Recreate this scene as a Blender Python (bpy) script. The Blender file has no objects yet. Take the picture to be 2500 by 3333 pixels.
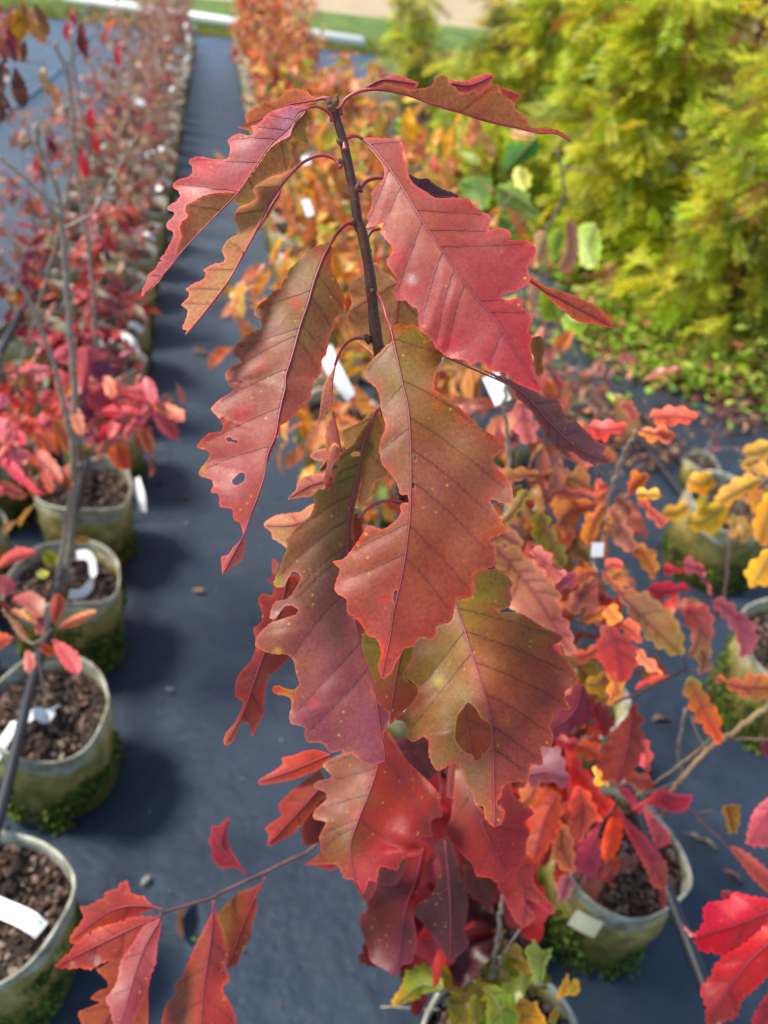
import bpy, math, random
import numpy as np
from mathutils import Vector, Matrix
from mathutils.geometry import delaunay_2d_cdt
from math import sin, cos, radians, pi

SC = bpy.context.scene
COL = SC.collection
random.seed(7)
RNG = np.random.default_rng(11)

# ------------------------------------------------------------------ camera
F = 2518.0            # focal length in photo pixels (photo is 2500 x 3333)
CAMH = 1.68
PITCH, YAW, ROLL = radians(36.1), radians(14.4), radians(7.4)
_h = np.array([sin(YAW), cos(YAW), 0.0]); _r0 = np.array([cos(YAW), -sin(YAW), 0.0]); _up = np.array([0, 0, 1.0])
CF = _h * cos(PITCH) - _up * sin(PITCH)
_u0 = _h * sin(PITCH) + _up * cos(PITCH)
CR = _r0 * cos(ROLL) + _u0 * sin(ROLL)
CU = -_r0 * sin(ROLL) + _u0 * cos(ROLL)
CAM = np.array([0, 0, CAMH])
cam_d = bpy.data.cameras.new('camera')
cam = bpy.data.objects.new('camera', cam_d); COL.objects.link(cam)
cam.matrix_world = Matrix(((CR[0], CU[0], -CF[0], CAM[0]), (CR[1], CU[1], -CF[1], CAM[1]), (CR[2], CU[2], -CF[2], CAM[2]), (0, 0, 0, 1)))
cam_d.sensor_fit = 'VERTICAL'; cam_d.sensor_height = 36.0; cam_d.lens = 36.0 * F / 3333.0
cam_d.clip_start = 0.02; cam_d.clip_end = 400
cam_d.dof.use_dof = True; cam_d.dof.focus_distance = 0.455; cam_d.dof.aperture_fstop = 6.2
cam_d.dof.aperture_blades = 0
SC.camera = cam

# ------------------------------------------------------------------ light
SUN_EL, SUN_AZ = radians(57), radians(-72)      # azimuth measured from +Y towards +X (negative = left)
sd = np.array([sin(SUN_AZ) * cos(SUN_EL), cos(SUN_AZ) * cos(SUN_EL), sin(SUN_EL)])
world = bpy.data.worlds.new('World'); SC.world = world; world.use_nodes = True
wn = world.node_tree.nodes; wl = world.node_tree.links
sky = wn.new('ShaderNodeTexSky'); sky.sky_type = 'NISHITA'; sky.sun_disc = False
sky.sun_elevation = SUN_EL; sky.sun_rotation = SUN_AZ; sky.air_density = 1.0; sky.dust_density = 0.7; sky.ozone_density = 1.0
wn['Background'].inputs['Strength'].default_value = 0.15
wl.new(sky.outputs[0], wn['Background'].inputs[0])
sl = bpy.data.lights.new('sun', 'SUN'); sl.energy = 3.8; sl.angle = radians(13); sl.color = (1.0, 0.92, 0.79)
so = bpy.data.objects.new('sun', sl); COL.objects.link(so)
so.rotation_euler = Vector(sd).to_track_quat('Z', 'Y').to_euler()
SC.view_settings.view_transform = 'Standard'; SC.view_settings.look = 'None'
SC.view_settings.exposure = 0.72; SC.view_settings.gamma = 1.0
SC.view_settings.use_curve_mapping = False
SC.render.engine = 'CYCLES'
SC.cycles.max_bounces = 6; SC.cycles.transparent_max_bounces = 6

# ------------------------------------------------------------------ projection helpers (photo pixel -> place in the world)
def rays(p):
    p = np.atleast_2d(np.asarray(p, float))
    return CF + CR * ((p[:, 0:1] - 1250) / F) - CU * ((p[:, 1:2] - 1667) / F)
def PT(p, d):
    r = rays(p); d = np.asarray(d, float).reshape(-1, 1) if np.ndim(d) else d
    return CAM + r * d
def GR(x, y, z=0.0):
    r = rays([(x, y)])[0]; return CAM + r * ((z - CAMH) / r[2])
def PY(x, y, Y):
    r = rays([(x, y)])[0]; return CAM + r * (Y / r[1])
def PR(w):
    v = np.asarray(w, float) - CAM; d = v @ CF
    return 1250 + F * (v @ CR) / d, 1667 - F * (v @ CU) / d, d
FR = {'A': (400, 200, 2.074), 'B': (1000, 200, 1.659), 'C': (600, 700, 1.843), 'D': (1000, 1000, 1.701), 'E': (700, 1600, 2.2114),
      'F': (1200, 1800, 2.074), 'G': (1500, 1200, 1.659), 'H': (1500, 2200, 1.659), 'I': (0, 2500, 1.659), 'J': (900, 2400, 1.659),
      'K': (0, 1700, 2.074), 'L': (0, 800, 2.074), 'M': (1650, 1000, 1.952), 'N': (1650, 1700, 1.952), 'S': (0, 0, 1), 'O': (1200, 2850, 2.074)}
def T(s):
    """'A 1,2 3,4 B 5,6' -> list of photo pixels; the letter names the enlargement the numbers were read in"""
    out = []; f = FR['S']
    for w in s.split():
        if w in FR: f = FR[w]
        else:
            a, b = w.split(','); out.append((f[0] + float(a) / f[2], f[1] + float(b) / f[2]))
    return out

def lin(c):
    c = np.asarray(c, float) / 255.0
    return np.where(c <= 0.04045, c / 12.92, ((c + 0.055) / 1.055) ** 2.4)

# ------------------------------------------------------------------ object helpers
def tag(o, label=None, cat=None, group=None, kind=None):
    if label: o['label'] = label
    if cat: o['category'] = cat
    if group: o['group'] = group
    if kind: o['kind'] = kind
    return o
def empty(name, loc, label=None, cat=None, group=None):
    o = bpy.data.objects.new(name, None); COL.objects.link(o); o.location = [float(v) for v in loc]
    o.empty_display_size = 0.05
    return tag(o, label, cat, group)
def mk(name, V, Fc, mat, parent=None, smooth=True, pig=None, attrs=None, link=True, origin=None):
    V = np.asarray(V, float); Fc = np.asarray(Fc, int)
    off = np.array(parent_origin(parent)) if origin is None else np.asarray(origin, float)
    me = bpy.data.meshes.new(name)
    k = Fc.shape[1]; m = len(Fc)
    me.vertices.add(len(V)); me.vertices.foreach_set('co', (V - off).astype(np.float32).ravel())
    me.loops.add(m * k); me.loops.foreach_set('vertex_index', Fc.astype(np.int32).ravel())
    me.polygons.add(m); me.polygons.foreach_set('loop_start', np.arange(0, m * k, k, dtype=np.int32))
    me.polygons.foreach_set('loop_total', np.full(m, k, dtype=np.int32))
    me.polygons.foreach_set('use_smooth', np.full(m, bool(smooth)))
    me.update(calc_edges=True)
    if pig is not None:
        a = me.color_attributes.new('pigment', 'FLOAT_COLOR', 'POINT')
        c = np.ones((len(V), 4), np.float32); c[:, :3] = pig; a.data.foreach_set('color', c.ravel())
    for n, v in (attrs or {}).items():
        a = me.attributes.new(n, 'FLOAT', 'POINT'); a.data.foreach_set('value', np.asarray(v, np.float32))
    if mat: me.materials.append(mat)
    me.validate()
    if not link: return me
    o = bpy.data.objects.new(name, me); COL.objects.link(o)
    if parent is not None: o.parent = parent
    elif origin is not None: o.location = [float(v) for v in off]
    return o
def parent_origin(p):
    t = Vector((0, 0, 0))
    while p is not None: t += p.location; p = p.parent
    return t
def join(parts):
    Vs, Fs, n = [], [], 0
    for V, Fc in parts:
        Vs.append(np.asarray(V, float)); Fs.append(np.asarray(Fc, int) + n); n += len(V)
    return np.concatenate(Vs), np.concatenate(Fs)
def spline(pts, n=6):
    """Catmull-Rom through points"""
    p = np.asarray(pts, float)
    if len(p) < 3: return p
    q = np.vstack([2 * p[0] - p[1], p, 2 * p[-1] - p[-2]]); out = []
    for i in range(1, len(q) - 2):
        for j in range(n):
            t = j / n
            out.append(0.5 * (2 * q[i] + (q[i + 1] - q[i - 1]) * t + (2 * q[i - 1] - 5 * q[i] + 4 * q[i + 1] - q[i + 2]) * t * t + (3 * q[i] - q[i - 1] - 3 * q[i + 1] + q[i + 2]) * t ** 3))
    out.append(q[-2]); return np.array(out)
def tube(pts, rad, sides=7, cap=True):
    p = np.asarray(pts, float); n = len(p); r = np.interp(np.linspace(0, 1, n), np.linspace(0, 1, len(np.atleast_1d(rad))), np.atleast_1d(rad))
    tg = np.gradient(p, axis=0); tg /= np.linalg.norm(tg, axis=1)[:, None] + 1e-12
    ref = np.array([0.31, 0.22, 0.92]); 
    if abs(tg[0] @ ref) > 0.9: ref = np.array([0.9, 0.3, 0.1])
    u = np.cross(tg[0], ref); u /= np.linalg.norm(u); V = []
    for i in range(n):
        u = u - tg[i] * (u @ tg[i]); u /= np.linalg.norm(u) + 1e-12; w = np.cross(tg[i], u)
        for k in range(sides):
            a = 2 * pi * k / sides; V.append(p[i] + r[i] * (u * cos(a) + w * sin(a)))
    Fc = []
    for i in range(n - 1):
        for k in range(sides):
            a = i * sides + k; b = i * sides + (k + 1) % sides; Fc.append((a, b, b + sides, a + sides))
    if cap:
        V.append(p[0] - tg[0] * r[0] * 0.5); V.append(p[-1] + tg[-1] * r[-1] * 0.8); c0, c1 = len(V) - 2, len(V) - 1
        for k in range(0, sides):
            k2 = (k + 1) % sides
            Fc.append((c0, k2, k, k)); Fc.append((c1, (n - 1) * sides + k, (n - 1) * sides + k2, (n - 1) * sides + k2))
    return np.array(V), np.array(Fc)
def mkt(name, V, Fc, mat, parent=None, **kw):
    """quads where some are triangles with a doubled corner"""
    Fc = np.asarray(Fc); t = Fc[:, 2] == Fc[:, 3]
    tri = np.concatenate([Fc[~t][:, [0, 1, 2]], Fc[~t][:, [0, 2, 3]], Fc[t][:, :3]])
    return mk(name, V, tri, mat, parent, **kw)
def rotm(rx, ry, rz):
    return np.array(Matrix.Rotation(rz, 3, 'Z') @ Matrix.Rotation(ry, 3, 'Y') @ Matrix.Rotation(rx, 3, 'X'))

# ------------------------------------------------------------------ materials
def nm(name):
    m = bpy.data.materials.new(name); m.use_nodes = True
    n = m.node_tree.nodes; l = m.node_tree.links; return m, n, l, n['Principled BSDF'], n['Material Output']
def noise(n, l, scale, detail=4, rough=0.55, vec=None):
    t = n.new('ShaderNodeTexNoise'); t.inputs['Scale'].default_value = scale; t.inputs['Detail'].default_value = detail; t.inputs['Roughness'].default_value = rough
    if vec is not None: l.new(vec, t.inputs['Vector'])
    return t.outputs[0]
def ramp(n, l, src, stops):
    r = n.new('ShaderNodeValToRGB'); e = r.color_ramp.elements
    e[0].position = stops[0][0]; e[0].color = (*stops[0][1], 1); e[1].position = stops[-1][0]; e[1].color = (*stops[-1][1], 1)
    for p, c in stops[1:-1]: x = e.new(p); x.color = (*c, 1)
    l.new(src, r.inputs[0]); return r.outputs[0]
def g3(v): return (v, v, v)
def mixc(n, l, fac, a, b, mode='MIX'):
    x = n.new('ShaderNodeMix'); x.data_type = 'RGBA'; x.blend_type = mode
    for s, v in ((x.inputs[0], fac), (x.inputs[6], a), (x.inputs[7], b)):
        if isinstance(v, (int, float)): s.default_value = v
        elif isinstance(v, tuple): s.default_value = (*v, 1)
        else: l.new(v, s)
    return x.outputs[2]
def math_(n, l, op, a, b=None):
    x = n.new('ShaderNodeMath'); x.operation = op; x.use_clamp = False
    for s, v in zip(x.inputs, (a, b)):
        if v is None: continue
        if isinstance(v, (int, float)): s.default_value = v
        else: l.new(v, s)
    return x.outputs[0]
def bump(n, l, h, strength, dist=0.001, out=None):
    b = n.new('ShaderNodeBump'); b.inputs['Strength'].default_value = strength; b.inputs['Distance'].default_value = dist
    l.new(h, b.inputs['Height']); return b.outputs[0]

def leaf_material(name, source='attr', under=False, close=True, trans=0.26, rough=0.5, spots=True):
    m, n, l, bs, out = nm(name)
    geo = n.new('ShaderNodeNewGeometry'); pos = geo.outputs['Position']
    if source == 'attr':
        a = n.new('ShaderNodeAttribute'); a.attribute_name = 'pigment'; col = a.outputs['Color']
    else:
        a = n.new('ShaderNodeObjectInfo'); col = a.outputs['Color']
    m1 = noise(n, l, 38, 5, 0.6, pos)
    col = mixc(n, l, 1.0, col, ramp(n, l, m1, [(0.28, (0.9, 0.62, 0.64)), (0.5, (1, 1, 1)), (0.72, (1.08, 1.28, 0.85))]), 'MULTIPLY')
    if close:
        m2 = noise(n, l, 420, 3, 0.6, pos)
        col = mixc(n, l, 1.0, col, ramp(n, l, m2, [(0.25, g3(0.72)), (0.5, g3(1.0)), (0.75, (1.2, 1.24, 1.15))]), 'MULTIPLY')
    if spots and close:
        v = n.new('ShaderNodeTexVoronoi'); v.inputs['Scale'].default_value = 130; v.inputs['Randomness'].default_value = 1.0; l.new(pos, v.inputs['Vector'])
        sp = ramp(n, l, v.outputs['Distance'], [(0.05, g3(1)), (0.17, g3(0))])
        gate = ramp(n, l, noise(n, l, 55, 2, 0.5, pos), [(0.47, g3(0)), (0.56, g3(1))])
        x = mixc(n, l, 1.0, sp, gate, 'MULTIPLY')
        col = mixc(n, l, math_(n, l, 'MULTIPLY', x, 0.85), col, (0.48, 0.30, 0.03))
        v2 = n.new('ShaderNodeTexVoronoi'); v2.inputs['Scale'].default_value = 330; l.new(pos, v2.inputs['Vector'])
        s2 = ramp(n, l, v2.outputs['Distance'], [(0.06, g3(1)), (0.2, g3(0))])
        g2 = ramp(n, l, noise(n, l, 70, 2, 0.5, pos), [(0.44, g3(0)), (0.6, g3(1))])
        col = mixc(n, l, math_(n, l, 'MULTIPLY', mixc(n, l, 1.0, s2, g2, 'MULTIPLY'), 0.75), col, (0.08, 0.02, 0.02))
    if source == 'attr' and close:
        va = n.new('ShaderNodeAttribute'); va.attribute_name = 'vein'
        col = mixc(n, l, math_(n, l, 'MULTIPLY', va.outputs['Fac'], 0.6), col, mixc(n, l, 1.0, col, (0.5, 0.34, 0.42), 'MULTIPLY'))
        ra = n.new('ShaderNodeAttribute'); ra.attribute_name = 'rim'
        col = mixc(n, l, math_(n, l, 'MULTIPLY', ra.outputs['Fac'], 0.85), col, mixc(n, l, 1.0, col, (1.75, 1.7, 1.5), 'MULTIPLY'))
    if close:
        v3 = n.new('ShaderNodeTexVoronoi'); v3.feature = 'DISTANCE_TO_EDGE'; v3.inputs['Scale'].default_value = 400; l.new(pos, v3.inputs['Vector'])
        ve = ramp(n, l, v3.outputs['Distance'], [(0.0, g3(0)), (0.12, g3(1))])
        col = mixc(n, l, math_(n, l, 'SUBTRACT', 0.15, math_(n, l, 'MULTIPLY', ve, 0.15)), col, (0.09, 0.02, 0.02))
        hgt = math_(n, l, 'ADD', math_(n, l, 'MULTIPLY', ve, 0.35), math_(n, l, 'MULTIPLY', noise(n, l, 85, 3, 0.55, pos), 2.2))
        nb = bump(n, l, hgt, 0.17 if not under else 0.22, 0.0006); l.new(nb, bs.inputs['Normal'])
        rr = ramp(n, l, noise(n, l, 45, 3, 0.6, pos), [(0.3, g3(rough - 0.09)), (0.7, g3(rough + 0.14))]); l.new(rr, bs.inputs['Roughness'])
    else:
        bs.inputs['Roughness'].default_value = rough
    l.new(col, bs.inputs['Base Color'])
    bs.inputs['Specular IOR Level'].default_value = 0.5 if not under else 0.25
    tr = n.new('ShaderNodeBsdfTranslucent')
    tc = mixc(n, l, 1.0, col, (1.25, 1.0, 0.75), 'MULTIPLY'); l.new(tc, tr.inputs['Color'])
    ms = n.new('ShaderNodeMixShader'); ms.inputs[0].default_value = trans
    l.new(bs.outputs[0], ms.inputs[1]); l.new(tr.outputs[0], ms.inputs[2]); l.new(ms.outputs[0], out.inputs[0])
    return m
LEAF = leaf_material('leaf_upper_side')
LEAFU = leaf_material('leaf_under_side', under=True, rough=0.6, spots=False, trans=0.36)
LEAFO = leaf_material('leaf_small', source='obj', close=False, rough=0.36, trans=0.4)
CONL = leaf_material('conifer_needles', close=False, rough=0.5, trans=0.55)
LEAFF = leaf_material('leaf_foliage', close=False, rough=0.45, trans=0.42)

def simple(name, c, rough=0.6, spec=0.4, var=0.25, scale=40, bstr=0.0, bscale=200, c2=None):
    m, n, l, bs, out = nm(name)
    geo = n.new('ShaderNodeNewGeometry'); pos = geo.outputs['Position']
    ns = noise(n, l, scale, 5, 0.6, pos)
    a = tuple(np.array(c) * (1 - var)); b = tuple(np.array(c2 if c2 is not None else c) * (1 + var))
    l.new(ramp(n, l, ns, [(0.3, a), (0.7, b)]), bs.inputs['Base Color'])
    bs.inputs['Roughness'].default_value = rough; bs.inputs['Specular IOR Level'].default_value = spec
    if bstr: l.new(bump(n, l, noise(n, l, bscale, 4, 0.6, pos), bstr, 0.002), bs.inputs['Normal'])
    return m
PETIOLE = simple('red_petiole', (0.26, 0.018, 0.036), 0.35, 0.5, 0.35, 60, c2=(0.34, 0.05, 0.05))
MIDRIB = simple('midrib_red', (0.27, 0.032, 0.05), 0.42, 0.5, 0.3, 60)
VEIN = simple('side_vein', (0.105, 0.032, 0.036), 0.5, 0.4, 0.3, 70)
VEINU = simple('underside_vein', (0.20, 0.06, 0.05), 0.5, 0.4, 0.3, 70)
TWIG = simple('grey_twig', (0.33, 0.27, 0.21), 0.75, 0.3, 0.35, 70, 0.4)
TWIGP = simple('purple_twig', (0.13, 0.06, 0.06), 0.6, 0.3, 0.3, 70, 0.3)
TWIGT = simple('tan_twig', (0.32, 0.20, 0.10), 0.7, 0.3, 0.25, 70, 0.3)
def bark_material():
    m, n, l, bs, out = nm('young_bark')
    geo = n.new('ShaderNodeNewGeometry'); pos = geo.outputs['Position']
    c = ramp(n, l, noise(n, l, 60, 5, 0.6, pos), [(0.3, (0.045, 0.014, 0.010)), (0.7, (0.105, 0.04, 0.024))])
    v = n.new('ShaderNodeTexVoronoi'); v.inputs['Scale'].default_value = 1.0
    mp = n.new('ShaderNodeMapping'); mp.inputs['Scale'].default_value = (900, 900, 420); l.new(pos, mp.inputs['Vector']); l.new(mp.outputs[0], v.inputs['Vector'])
    s = ramp(n, l, v.outputs['Distance'], [(0.12, g3(1)), (0.24, g3(0))])
    g = ramp(n, l, noise(n, l, 500, 2, 0.5, pos), [(0.5, g3(0)), (0.56, g3(1))])
    f = mixc(n, l, 1.0, s, g, 'MULTIPLY')
    c = mixc(n, l, math_(n, l, 'MULTIPLY', f, 0.85), c, (0.48, 0.34, 0.26))
    l.new(c, bs.inputs['Base Color']); bs.inputs['Roughness'].default_value = 0.5
    l.new(bump(n, l, math_(n, l, 'ADD', noise(n, l, 300, 4, 0.6, pos), f), 0.6, 0.0006), bs.inputs['Normal'])
    return m
BARK = bark_material()
GRIB = simple('green_midrib', (0.20, 0.24, 0.06), 0.5, 0.4, 0.2, 60)
BUD = simple('bud_scale', (0.16, 0.085, 0.05), 0.6, 0.3, 0.4, 300, 0.6, 900)
# ------------------------------------------------------------------ leaf builder: blade surface grown round a midrib, with relief between the side veins
def inside(poly, p):
    x, y = p[:, 0], p[:, 1]; r = np.zeros(len(p), bool); n = len(poly); j = n - 1
    for i in range(n):
        xi, yi = poly[i]; xj, yj = poly[j]
        if yi != yj:
            c = ((yi > y) != (yj > y)) & (x < (xj - xi) * (y - yi) / (yj - yi) + xi); r ^= c
        j = i
    return r
def pl_dist(p, line):
    """distance, arc position, side of points p to polyline"""
    a = line[:-1]; b = line[1:]; d = b - a; L2 = (d ** 2).sum(1) + 1e-9; seg = np.sqrt(L2); cum = np.concatenate([[0], np.cumsum(seg)])
    best = np.full(len(p), 1e18); s = np.zeros(len(p)); side = np.zeros(len(p))
    for i in range(len(a)):
        v = p - a[i]; t = np.clip((v @ d[i]) / L2[i], 0, 1); q = v - t[:, None] * d[i]; dd = (q ** 2).sum(1); k = dd < best
        best[k] = dd[k]; s[k] = cum[i] + t[k] * seg[i]; side[k] = np.sign(d[i][0] * v[k, 1] - d[i][1] * v[k, 0])
    return np.sqrt(best), s, side, cum[-1]
def smooth_loop(pts, step, tooth=0.0, wl=30.0, seed=0, sm=1.0):
    p = np.asarray(pts, float); n = len(p); out = []; rg = np.random.default_rng(seed)
    for i in range(n):
        p0, p1, p2, p3 = p[i - 1], p[i], p[(i + 1) % n], p[(i + 2) % n]
        L = np.linalg.norm(p2 - p1); k = max(1, int(round(L / step)))
        t1 = (p2 - p0) * 0.5; t2 = (p3 - p1) * 0.5
        l1, l2 = np.linalg.norm(t1) + 1e-9, np.linalg.norm(t2) + 1e-9
        t1 *= min(1, L / l1) * 0.8 * sm; t2 *= min(1, L / l2) * 0.8 * sm
        for j in range(k):
            t = j / k; h1 = 2 * t ** 3 - 3 * t ** 2 + 1; h2 = -2 * t ** 3 + 3 * t ** 2; h3 = t ** 3 - 2 * t ** 2 + t; h4 = t ** 3 - t ** 2
            out.append(h1 * p1 + h2 * p2 + h3 * t1 + h4 * t2)
    q = np.array(out)
    if tooth:
        a = (np.roll(q, -1, 0) - np.roll(q, 1, 0)); nn = np.stack([a[:, 1], -a[:, 0]], 1); nn /= np.linalg.norm(nn, axis=1)[:, None] + 1e-9
        ar = 0.5 * np.sum(q[:, 0] * np.roll(q[:, 1], -1) - np.roll(q[:, 0], -1) * q[:, 1]); sg = 1 if ar > 0 else -1
        s = np.concatenate([[0], np.cumsum(np.linalg.norm(np.diff(q, axis=0), axis=1))]); ph = (s / wl) % 1.0
        amp = tooth * (0.6 + 0.8 * rg.random(int(s[-1] / wl) + 2)[(s / wl).astype(int)])
        q = q + nn * (sg * amp * ((1 - np.abs(2 * ph - 1.25).clip(0, 1) ** 1.3) - 0.5))[:, None]
    return q
LEAVES = []
def leaf(root, out, mid, d=(0.5, 0.5), tilt=(0.1, 0.1), bow=0.0, cols=((150, 80, 60),), ec=None, ecw=0.5, pet=None, petd=None, holes=(), grid=9.0, tooth=2.4, wl=21, under=False,
         veins=True, relief=0.00062, name='leaf', label=None, alb=.77, curl=0.0, midr=(5.0, 2.0), seed=0, twist=0.0, midmat=None, wob=0.0, sidecol=None, patches=None, sm=1.0):
    out = T(out) if isinstance(out, str) else out; mid = T(mid) if isinstance(mid, str) else mid
    dm = 0.5 * (d[0] + d[1]); o = smooth_loop(out, min(grid, 9.0), tooth, wl, seed, sm)
    keep = np.linalg.norm(o - np.roll(o, 1, 0), axis=1) > 0.8; o = o[keep]
    ml = spline(mid, 8); rg = np.random.default_rng(seed + 5)
    lo, hi = o.min(0), o.max(0)
    gx, gy = np.meshgrid(np.arange(lo[0], hi[0], grid), np.arange(lo[1], hi[1], grid * 0.87))
    gx = gx + (np.arange(gx.shape[0]) % 2)[:, None] * grid * 0.5
    gp = np.stack([gx.ravel(), gy.ravel()], 1); gp = gp + rg.normal(0, grid * 0.06, gp.shape)
    gp = gp[inside(o, gp)]
    if len(gp):
        de, _, _, _ = pl_dist(gp, np.vstack([o, o[:1]])); gp = gp[de > grid * 0.55]
    hl = [smooth_loop(T(h) if isinstance(h, str) else h, 6.0) for h in holes]
    for h in hl:
        gp = gp[~inside(h, gp)]
        if len(gp): dh, _, _, _ = pl_dist(gp, np.vstack([h, h[:1]])); gp = gp[dh > grid * 0.5]
    # inner row of points just behind the margin, for the pale rim
    pts = [o]; edges = [(i, (i + 1) % len(o)) for i in range(len(o))]; c = len(o)
    for h in hl:
        pts.append(h); edges += [(c + i, c + (i + 1) % len(h)) for i in range(len(h))]; c += len(h)
    nrim = c
    mi = ml[inside(o, ml)]
    if len(mi):
        de, _, _, _ = pl_dist(mi, np.vstack([o, o[:1]])); mi = mi[de > 3]
        for h in hl: mi = mi[~inside(h, mi)]
    if len(mi) and len(gp):
        dd = np.min(((gp[:, None, :] - mi[None, :, :]) ** 2).sum(2), axis=1); gp = gp[dd > (grid * 0.45) ** 2]
    pts += [mi, gp]; P2 = np.concatenate([q for q in pts if len(q)])
    r = delaunay_2d_cdt([Vector(v) for v in P2], edges, [], 0, 1e-4)
    V2 = np.array([tuple(v) for v in r[0]]); Fc = np.array([f for f in r[2] if len(f) == 3])
    cen = V2[Fc].mean(1); ok = inside(o, cen)
    for h in hl: ok &= ~inside(h, cen)
    Fc = Fc[ok]
    de, s, side, Ltot = pl_dist(V2, ml)
    rimd, _, _, _ = pl_dist(V2, np.vstack([o, o[:1]])); rim = np.exp(-(rimd / 3.5) ** 2)
    for h in hl:
        hd, _, _, _ = pl_dist(V2, np.vstack([h, h[:1]])); rim = np.maximum(rim, np.exp(-(hd / 3.5) ** 2))
    # side veins run to the lobe tips
    vl = []
    if veins:
        do, so_, sio, _ = pl_dist(o, ml); n = len(o); w = 3
        cand = []
        for i in range(n):
            win = [do[(i + k) % n] for k in range(-w, w + 1)]
            if do[i] >= max(win) - 1e-9 and do[i] > 35 and 0.02 * Ltot < so_[i] < 0.985 * Ltot: cand.append(i)
        used = {1: [], -1: []}
        for i in sorted(cand, key=lambda i: -do[i]):
            sd_ = int(sio[i]) or 1
            if all(abs(so_[i] - u) > 30 for u in used[sd_]): used[sd_].append(so_[i]); vl.append((i, sd_))
        # fill gaps
        cumm = np.concatenate([[0], np.cumsum(np.linalg.norm(np.diff(ml, axis=0), axis=1))])
        def M(sv): return np.array([np.interp(sv, cumm, ml[:, 0]), np.interp(sv, cumm, ml[:, 1])])
        res = []
        for i, sd_ in vl:
            s0 = max(so_[i] - do[i] * 0.75, 0.02 * Ltot); a = M(s0); b = o[i]; tdir = M(min(s0 + 20, Ltot)) - a; tdir /= np.linalg.norm(tdir) + 1e-9
            L = np.linalg.norm(b - a); nrm = np.array([-tdir[1], tdir[0]]) * sd_
            c1 = a + (nrm * 0.75 + tdir * 0.5) * L * 0.42
            t = np.linspace(0, 1, 13)[:, None]; q = (1 - t) ** 2 * a + 2 * t * (1 - t) * c1 + t ** 2 * b
            q = q + rg.normal(0, 0.9, q.shape) * (t > 0)
            ins = inside(o, q); ins[0] = True
            for h in hl: ins &= ~inside(h, q)
            k = 1
            while k < len(q) and ins[k]: k += 1
            k = min(k, 12)
            if k >= 4: res.append((q[:k], sd_))
        vl = res
    def sample(p, rel=True):
        de_, s_, sd_, L_ = pl_dist(p, ml); t = s_ / L_
        dep = d[0] + (d[1] - d[0]) * t + bow * 4 * t * (1 - t)
        tl = np.where(sd_ > 0, tilt[0], tilt[1]) + twist * (t - 0.5) * sd_
        dep = dep + tl * de_ * dm / F + curl * (de_ * dm / F) ** 2 * 20
        if wob: dep = dep + wob * np.sin(p[:, 0] * 0.021 + seed) * np.sin(p[:, 1] * 0.017 + seed * 1.7) * (0.3 + de_ / 120.0)
        dv = de_.copy() * 0.9
        for q, qs in vl:
            a, _, _, _ = pl_dist(p, q); dv = np.where(sd_ == qs, np.minimum(dv, a), dv)
        if rel and relief: dep = dep - (1 if not under else -1) * relief * (1 - np.exp(-(dv / 22.0) ** 1.5)) * (0.4 + np.clip(de_ / 80.0, 0, 1.2))
        return dep, dv, de_, t, sd_
    dep, dv, de_, t, sd_ = sample(V2)
    V = PT(V2, dep)
    cl = np.array([lin(x) for x in cols]); ts = np.linspace(0, 1, len(cl)); tt = np.clip(t + 0.06 * np.sin(V2[:, 0] * .03) * np.cos(V2[:, 1] * .023), 0, 1)
    pig = np.stack([np.interp(tt, ts, cl[:, k]) for k in range(3)], 1)
    if sidecol is not None:
        w = np.clip(sd_ * de_ / 60, 0, 1)[:, None] * 0.8; pig = pig * (1 - w) + lin(sidecol) * w
    if ec is not None:
        w = np.exp(-rimd / (60 * ecw))[:, None] * (0.45 + 0.4 * np.sin(V2[:, 0] * 0.031 + V2[:, 1] * 0.043 + seed))[:, None]
        w = np.clip(w, 0, 1); pig = pig * (1 - w) + lin(ec) * w
    for (px, py, rr, c, a) in (patches or ()):
        w = (a * np.exp(-(((V2[:, 0] - px) ** 2 + (V2[:, 1] - py) ** 2) / rr ** 2)))[:, None]; pig = pig * (1 - w) + lin(c) * w
    lum = pig @ np.array([.3, .55, .15]); pig = np.maximum(pig * 1.07 - lum[:, None] * np.array([.07, .05, .07]), 0.004)
    vein = np.exp(-(dv / (3.2 if grid < 12 else 8)) ** 2) * (1.0 if veins else 0.0)
    vein = np.maximum(vein, np.exp(-(de_ / 7.0) ** 2) * 0.8)
    mat = LEAFU if under else LEAF
    o_ = mk(name, V, Fc, mat, root, pig=np.clip(pig * alb * (1.3 if under else 1.0), 0, 1), attrs={'vein': vein, 'rim': rim if grid < 25 else rim * 0.4})
    if label: o_['label'] = label
    sgn = 1.0
    def raised(q, r_px):
        dd_, *_ = sample(q, True); return PT(q, dd_ - 0.25 * r_px * dm / F)
    tm = np.linspace(0, 1, len(ml))
    mm = ml[:-1]
    wd = np.interp(tm[:-1], [0, 1], midr) * (.68 if midmat is None else .9)
    hid = inside(o, mm) | (pl_dist(mm, np.vstack([o, o[:1]]))[0] < 8)
    if hid.sum() > 3:
        idx = np.where(hid)[0]; mm = mm[idx[0]:idx[-1] + 1]; wd = wd[idx[0]:idx[-1] + 1]
        V_, F_ = tube(raised(mm, 0.5), wd * dm / F, 6)
        mkt('midrib', V_, F_, midmat or MIDRIB, o_)
    if veins and vl and grid < 15:
        vt = []
        for q, _ in vl:
            qq = spline(q, 2); V_, F_ = tube(raised(qq, 1.2), np.array([1.3, 0.5]) * dm / F, 4, cap=False); vt.append((V_, F_))
        V_, F_ = join(vt); mk('side_veins', V_, F_, VEINU if under else VEIN, o_)['kind'] = 'stuff'
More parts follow.
